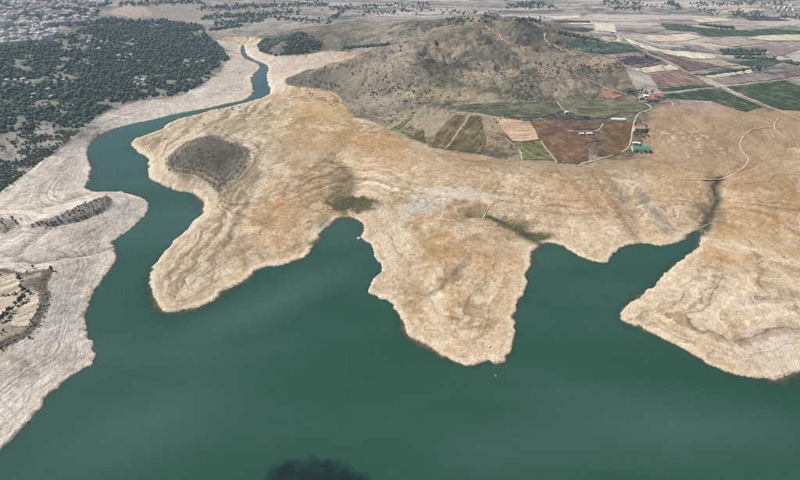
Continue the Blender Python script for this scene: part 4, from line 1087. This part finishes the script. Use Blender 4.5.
gp = np.array(gp); gp = gp[sample(DS, gp[:, 0], gp[:, 1]) > 6]
scatter("gully_growth", gp, rng.uniform(.3, .8, len(gp)), B1, M_REED, "green bushes and reeds in the wet gullies above the coves", .8, .4)
M_ROCK = simple_mat("rock_pale", A(222,206,182), .95, .3, .5, bump=.2)
rp = []
for (px, py, sx, sy, n_) in [(385,222,22,12,520),(400,240,16,10,240),(375,262,6,16,120),(392,280,14,12,240),(480,352,24,8,160),(645,215,16,14,120),(425,210,26,8,200),(690,150,30,16,260),(40,240,40,20,160)]:
    for _ in range(n_): rp.append(ground(px + rng.normal() * sx * .7, py + rng.normal() * sy * .7))
rp = np.array(rp); rp = rp[sample(DS, rp[:, 0], rp[:, 1]) > 1.0]
# stones washed out along the water's edge
cand = np.where((DS > .3) & (DS < 5) & (GY < 1300) & (rng.random(DS.shape) < .035))
ep = np.stack([GX[cand], GY[cand]], 1)
rp = np.vstack([rp, ep])
scatter("boulders", rp, np.minimum(rng.lognormal(-.75, .45, len(rp)), 1.6), [lumpy(ICO1, .3, 40 + i) for i in range(6)], M_ROCK, "pale boulders strewn over the bare shore and along the water's edge", .6, .2)
cand = np.where((DS > -7) & (DS < -.6) & (GY < 900) & (GX > -40) & (GX < 180) & (rng.random(DS.shape) < .012))
sp_ = np.stack([GX[cand], GY[cand]], 1)
scatter("drowned_stones", sp_, rng.uniform(.35, .9, len(sp_)), [lumpy(ICO1, .3, 60 + i) for i in range(4)], simple_mat("rock_wet", A(78,66,52), .6, .3), "dark wet stones in the shallows round the middle peninsula", .6, .3)

# ------------------------------------------------------------------ buildings
def rgbm(n, c, r=.85): return simple_mat(n, A(*c), r, .12, .4)
M_WALLS = [rgbm("plaster_white", (240,236,230)), rgbm("plaster_cream", (228,220,206)), rgbm("plaster_grey", (178,172,168)), rgbm("plaster_pink", (216,200,190))]
M_FLAT, M_TILE, M_DARK = simple_mat("roof_concrete", A(250,248,244), .8, .08, .4), rgbm("roof_tile", (178,128,108)), rgbm("window_dark", (54,58,66), .3)
def town_house(i):
    r = np.random.default_rng(300 + i); mb = MB()
    w, d, st = r.uniform(9, 15), r.uniform(8, 12), int(r.integers(2, 4)); h = st * 3.1
    mb.box(-w/2, w/2, -d/2, d/2, -3, h, 0, 1)
    for k in range(st):                                       # window and balcony openings set proud of the wall
        z0 = k * 3.1 + 1
        nw = int(w // 3)
        for j in range(nw):
            x = -w/2 + (j + .5) * w / nw
            mb.box(x - .6, x + .6, -d/2 - .06, -d/2 + .1, z0, z0 + 1.4, 2); mb.box(x - .6, x + .6, d/2 - .1, d/2 + .06, z0, z0 + 1.4, 2)
        if k and i % 2: mb.box(-w/2 + .8, 0, -d/2 - 1.4, -d/2 - .05, k * 3.1 - .15, k * 3.1 + .9, 0)
    if i == 7: mb.gable(-w/2 - .5, w/2 + .5, -d/2 - .5, d/2 + .5, h + .3, h + 2.8, 3)
    else:
        for (a_, b_, c_, e_) in ((-w/2, w/2, -d/2, -d/2 + .25), (-w/2, w/2, d/2 - .25, d/2), (-w/2, -w/2 + .25, -d/2 + .26, d/2 - .26), (w/2 - .25, w/2, -d/2 + .26, d/2 - .26)):
            mb.box(a_, b_, c_, e_, h + .002, h + .8, 0)
        mb.box(w * .1, w * .1 + 3, -1, 2.4, h + .003, h + 2.6, 0, 1)
        mb.box(-w * .3, -w * .3 + 1.4, .5, 1.9, h + .3, h + 1.6, 1)
    return mb.mesh("town_house", [M_WALLS[i % 4], M_FLAT, M_DARK, M_TILE]), i == 7
HOUSES = [town_house(i) for i in range(8)]
placed = []
def house(x, y, sc, label_flat, label_tile, group, mind=11):
    for (a_, b_) in placed:
        if (a_ - x) ** 2 + (b_ - y) ** 2 < mind ** 2: return False
    placed.append((x, y))
    k = int(rng.integers(8)) if rng.random() < .3 else int(rng.integers(7)); me, tile = HOUSES[k]
    o = bpy.data.objects.new("town_house" if sc > .9 else "village_house", me); COL.objects.link(o)
    o.location = (x, y, hz(x, y)); o.rotation_euler = (0, 0, rng.normal() * .35 + (1.57 if rng.random() < .4 else 0)); o.scale = (sc,) * 3
    tag(o, label_tile if tile else label_flat.replace("pale", ["white", "cream", "grey", "pinkish"][k % 4], 1), "house", group)
    return True
tw = ground_list([(-20,2),(108,2),(98,14),(84,26),(50,42),(28,44),(-20,48)])
n_ = 0
for p in pick(tw, 1500, lambda x, y: sstep(-.5, .1, nz(x, y, 90, 401))):
    if n_ < 250 and house(p[0], p[1], rng.uniform(1.0, 1.7), "pale flat-roofed house in the dense town at top left", "red-tiled house in the dense town at top left", "houses of the top left town", 13): n_ += 1
for (px, py, sx, sy, k) in [(92,43,8,3,12),(126,61,6,3,7),(142,84,5,4,8),(20,85,14,5,7),(62,85,10,5,6),(190,62,8,2,5),(120,48,20,6,8),(35,102,20,6,5)]:
    for _ in range(k * 2):
        if k <= 0: break
        x, y = ground(px + rng.normal() * sx * .7, py + rng.normal() * sy * .7)
        if house(x, y, rng.uniform(.65, .89), "pale house half hidden in the left woods", "red-tiled house half hidden in the left woods", "houses among the left woods"): k -= 1
for (px, py, sx, sy, k, lb) in [(218,17,8,4,12,"the far village beyond the river"),(280,12,30,5,16,"the far village beyond the river"),(788,11,12,3,16,"the far hamlet at top right"),(650,6,16,3,10,"the far hamlet at top right")]:
    for _ in range(k * 2):
        if k <= 0: break
        x, y = ground(px + rng.normal() * sx * .6, py + rng.normal() * sy * .6)
        if house(x, y, rng.uniform(.7, .89), "tiny pale house in " + lb, "tiny red-tiled house in " + lb, "houses of " + lb): k -= 1

M_GREEN, M_RED, M_PINKR, M_WHITE = rgbm("sheet_green", (70,140,110), .6), rgbm("sheet_red", (186,98,94), .6), rgbm("tile_faded_pink", (184,128,120)), rgbm("sheet_white", (236,234,230), .5)
def hall(name, px, py, L, W, h, rise, rz, roofm, wallm, label, cat, doors=2, wins=4):
    x, y = ground(px, py); o = empty(name, (x, y, hz(x, y) + .3), rz)
    wl = MB().box(-L/2, L/2, -W/2, W/2, -2.5, h, 0)
    wl.poly([(-L/2, -W/2, h), (-L/2, 0, h + rise - .35), (-L/2, W/2, h)]); wl.poly([(L/2, -W/2, h), (L/2, W/2, h), (L/2, 0, h + rise - .35)])
    wl.build("wall", wallm, o)
    MB().gable(-L/2 - .7, L/2 + .7, -W/2 - .7, W/2 + .7, h + .15, h + rise, 0).build("roof", roofm, o)
    for i in range(doors): MB().box(-L/2 + L * (i + .5) / doors - 1.6, -L/2 + L * (i + .5) / doors + 1.6, -W/2 - .12, -W/2 + .1, 0, min(3.4, h - .4)).build("door", M_DARK, o)
    for i in range(wins): MB().box(-L/2 + L * (i + .5) / wins - .7, -L/2 + L * (i + .5) / wins + .7, W/2 - .1, W/2 + .12, 1, 2.3).build("window", M_DARK, o)
    for s_ in (-1, 1): MB().box(s_ * L/2 - .08, s_ * L/2 + .08, -1, 1, 1.4, 2.8).build("window", M_DARK, o)
    return tag(o, label, cat)
hall("green_hall", 640, 150.5, 29, 17, 5, 3.4, -.14, M_GREEN, M_WALLS[1], "long hall with a bright green roof beside the farm track", "hall")
hall("white_shed", 636, 144.5, 13, 6, 3.4, 1.2, -.25, M_WHITE, M_WALLS[0], "white-roofed shed behind the green-roofed hall", "shed", 1, 2)
hall("pink_roof_house", 638.5, 130.5, 19, 15, 6, 3.2, -.1, M_PINKR, M_WALLS[3], "house with a faded pink roof above the green hall", "house", 2, 5)
hall("pink_roof_annex", 643.5, 130, 8, 10, 4, 2, 1.4, M_WALLS[2], M_WALLS[2], "grey annex right of the pink-roofed house", "house", 1, 2)
hall("red_barn", 651, 101, 23, 12, 5, 2.6, .05, M_RED, M_WALLS[1], "larger red-roofed barn in front of the dark tree clump", "barn", 2, 4)
hall("red_shed", 658, 97.6, 20, 9, 4.5, 2.2, -.3, M_RED, M_WALLS[1], "smaller red-roofed barn behind the larger one", "barn", 1, 3)
hall("grey_shed", 641, 99, 12, 9, 4, 1.6, .2, M_WALLS[2], M_WALLS[2], "grey shed left of the red barns", "shed", 1, 2)
hall("grey_shed", 645.5, 97.6, 10, 8, 4.5, 1.6, -.2, M_FLAT, M_WALLS[0], "pale shed between the grey shed and the red barns", "shed", 1, 2)
hall("track_hut", 566, 113.3, 7, 6, 3.2, 1.3, .2, M_WHITE, M_WALLS[0], "small white hut at the path between the upper vineyards", "hut", 1, 1)
hall("field_hut", 581, 135, 9, 5, 3, 1.2, .1, M_WALLS[1], M_WALLS[1], "small cream hut in the rust field, left of two", "hut", 1, 1)
hall("field_hut", 589, 134.6, 10, 5.5, 3, 1.2, -.05, M_WHITE, M_WALLS[0], "small white hut in the rust field, right of two", "hut", 1, 1)
# the dotted line of pale heaps along the upper vineyard edge
HEAP = bpy.data.meshes.new("stone_heap"); v, f = lumpy(ICO1, .25, 9); HEAP.from_pydata((v * [1.5, 1.2, .9]).tolist(), [], f.tolist()); HEAP.materials.append(M_ROCK)
for i in range(40):
    x, y = ground(462 + i * 3.7, 104.2 - 2.6 * math.sin(min(i, 20) / 20 * 1.57) + (0 if i < 26 else -(i - 26) * .2))
    o = bpy.data.objects.new("stone_heap", HEAP); COL.objects.link(o); o.location = (x, y, hz(x, y) + .5); o.rotation_euler = (0, 0, rng.random() * 6); o.scale = (rng.uniform(.7, 1.2),) * 3
    tag(o, f"small pale heap in the dotted line above the vineyards, {nth(i + 1)} from left", "heap", "dotted line of pale heaps")
# polytunnel
x, y = ground(618, 120); o = empty("polytunnel", (x, y, hz(x, y) + .3), -.12)
mb = MB(); L, R_ = 27, 4.0
for xx in (-L/2, L/2): mb.v += [(xx, -R_ * math.cos(k * math.pi / 12), R_ * .95 * math.sin(k * math.pi / 12) - .05) for k in range(13)]
for k in range(12): mb.f.append((k, k + 13, k + 14, k + 1)); mb.m.append(0)
mb.f += [tuple(range(12, -1, -1)), tuple(range(13, 26))]; mb.m += [0, 0]
mb.build("cover", M_WHITE, o)
for i in range(7):
    xx = -L/2 + i * L / 6; hb = MB()
    for k in range(12):
        a0, a1 = k * math.pi / 12, (k + 1) * math.pi / 12
        hb.poly([(xx - .15, -4.06 * math.cos(a0), 3.9 * math.sin(a0)), (xx + .15, -4.06 * math.cos(a0), 3.9 * math.sin(a0)), (xx + .15, -4.06 * math.cos(a1), 3.9 * math.sin(a1)), (xx - .15, -4.06 * math.cos(a1), 3.9 * math.sin(a1))])
    hb.build("hoop", M_FLAT, o)
MB().box(-L/2 - .1, -L/2 + .02, -1.1, 1.1, 0, 2.3).build("door", M_DARK, o)
tag(o, "long white polytunnel at the corner of the dark vineyard", "greenhouse")

# ------------------------------------------------------------------ on the water
M_BOAT = rgbm("boat_paint", (150,150,140))
def boat(px, py, rz):
    x, y = plane(px, py, 0); o = empty("rowing_boat", (x, y, 0.02), rz)
    sec = [(-2.6, .75, .55), (-1.5, .95, .5), (0, 1.0, .5), (1.4, .8, .58), (2.5, .35, .75), (3.1, .04, .9)]
    mb = MB()
    for (xx, w, h) in sec: mb.v += [(xx, -w, h), (xx, -w * .75, .05), (xx, 0, -.12), (xx, w * .75, .05), (xx, w, h), (xx, w * .82, h), (xx, w * .6, .16), (xx, 0, .08), (xx, -w * .6, .16), (xx, -w * .82, h)]
    for i in range(5):
        for k in range(10): mb.f.append((i*10+k, i*10+(k+1)%10, i*10+10+(k+1)%10, i*10+10+k)); mb.m.append(0)
    mb.f.append(tuple(range(10))); mb.m.append(0); mb.f.append(tuple(range(59, 49, -1))); mb.m.append(0)
    mb.build("hull", M_BOAT, o); o.scale = (.8, .62, .8)
    for xx, w in ((-1.6, .72), (0, .78), (1.3, .62)): MB().box(xx - .16, xx + .16, -w, w, .34, .4).build("thwart", M_BARK, o)
    return tag(o, "small grey rowing boat afloat off the tip of the middle peninsula", "boat")
boat(495.5, 376, -1.15)
# pale rock standing in the left cove
v, f = lumpy(ICO2, .16, 5); x, y = plane(358.5, 238.5, 0)
me = bpy.data.meshes.new("shore_rock"); me.from_pydata((v * [2.6, 2.0, 1.5]).tolist(), [], f.tolist())
o = link("shore_rock", me, rgbm("rock_white", (224,216,204))); o.location = (x, y, .3); tag(o, "white rock at the water's edge of the left cove", "rock")
# dark soft-edged sheet just above the surface, near the lower edge
def add_dark_patch():
    m, nt, b = new_mat("dark_patch")
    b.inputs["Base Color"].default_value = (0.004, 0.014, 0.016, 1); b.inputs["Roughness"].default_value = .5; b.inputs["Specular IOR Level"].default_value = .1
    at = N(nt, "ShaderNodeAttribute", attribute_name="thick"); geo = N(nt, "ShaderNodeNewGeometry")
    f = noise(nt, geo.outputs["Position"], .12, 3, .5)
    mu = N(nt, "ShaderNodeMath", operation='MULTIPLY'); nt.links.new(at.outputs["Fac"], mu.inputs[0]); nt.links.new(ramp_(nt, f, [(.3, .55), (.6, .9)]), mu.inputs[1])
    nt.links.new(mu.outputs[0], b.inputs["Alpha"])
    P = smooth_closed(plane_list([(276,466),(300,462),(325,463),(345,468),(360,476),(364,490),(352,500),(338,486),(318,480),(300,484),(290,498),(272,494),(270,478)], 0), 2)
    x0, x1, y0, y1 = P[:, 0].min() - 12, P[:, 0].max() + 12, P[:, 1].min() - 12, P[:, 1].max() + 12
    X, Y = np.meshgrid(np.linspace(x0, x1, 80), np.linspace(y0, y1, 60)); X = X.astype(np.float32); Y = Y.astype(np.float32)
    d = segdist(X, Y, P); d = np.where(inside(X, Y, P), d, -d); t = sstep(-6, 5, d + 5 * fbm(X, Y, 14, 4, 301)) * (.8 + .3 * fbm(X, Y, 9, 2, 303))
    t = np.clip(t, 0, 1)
    me, us = grid_mesh("dark_patch", X, Y, .02 + .25 * t, np.ones((59, 79), bool))
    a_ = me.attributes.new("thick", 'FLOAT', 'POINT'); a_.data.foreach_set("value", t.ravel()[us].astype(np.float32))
    return tag(link("dark_patch", me, m), "dark blurred patch in the water at the lower edge", kind="stuff")
add_dark_patch()

# ------------------------------------------------------------------ hazy air
hm = bpy.data.materials.new("haze"); hm.use_nodes = True
nt = hm.node_tree; nt.nodes.clear()
out = nt.nodes.new("ShaderNodeOutputMaterial"); pv = nt.nodes.new("ShaderNodeVolumePrincipled")
pv.inputs["Color"].default_value = (0.60, 0.79, 1.0, 1); pv.inputs["Density"].default_value = 0.00007; pv.inputs["Anisotropy"].default_value = 0.3
nt.links.new(pv.outputs[0], out.inputs["Volume"])
hzb = MB().box(-8500, 8500, -3800, 9600, -18, max(float(HH.max()) + 20, 430)).build("haze", hm)
tag(hzb, "thin pale blue haze over the lake and plain", kind="stuff")
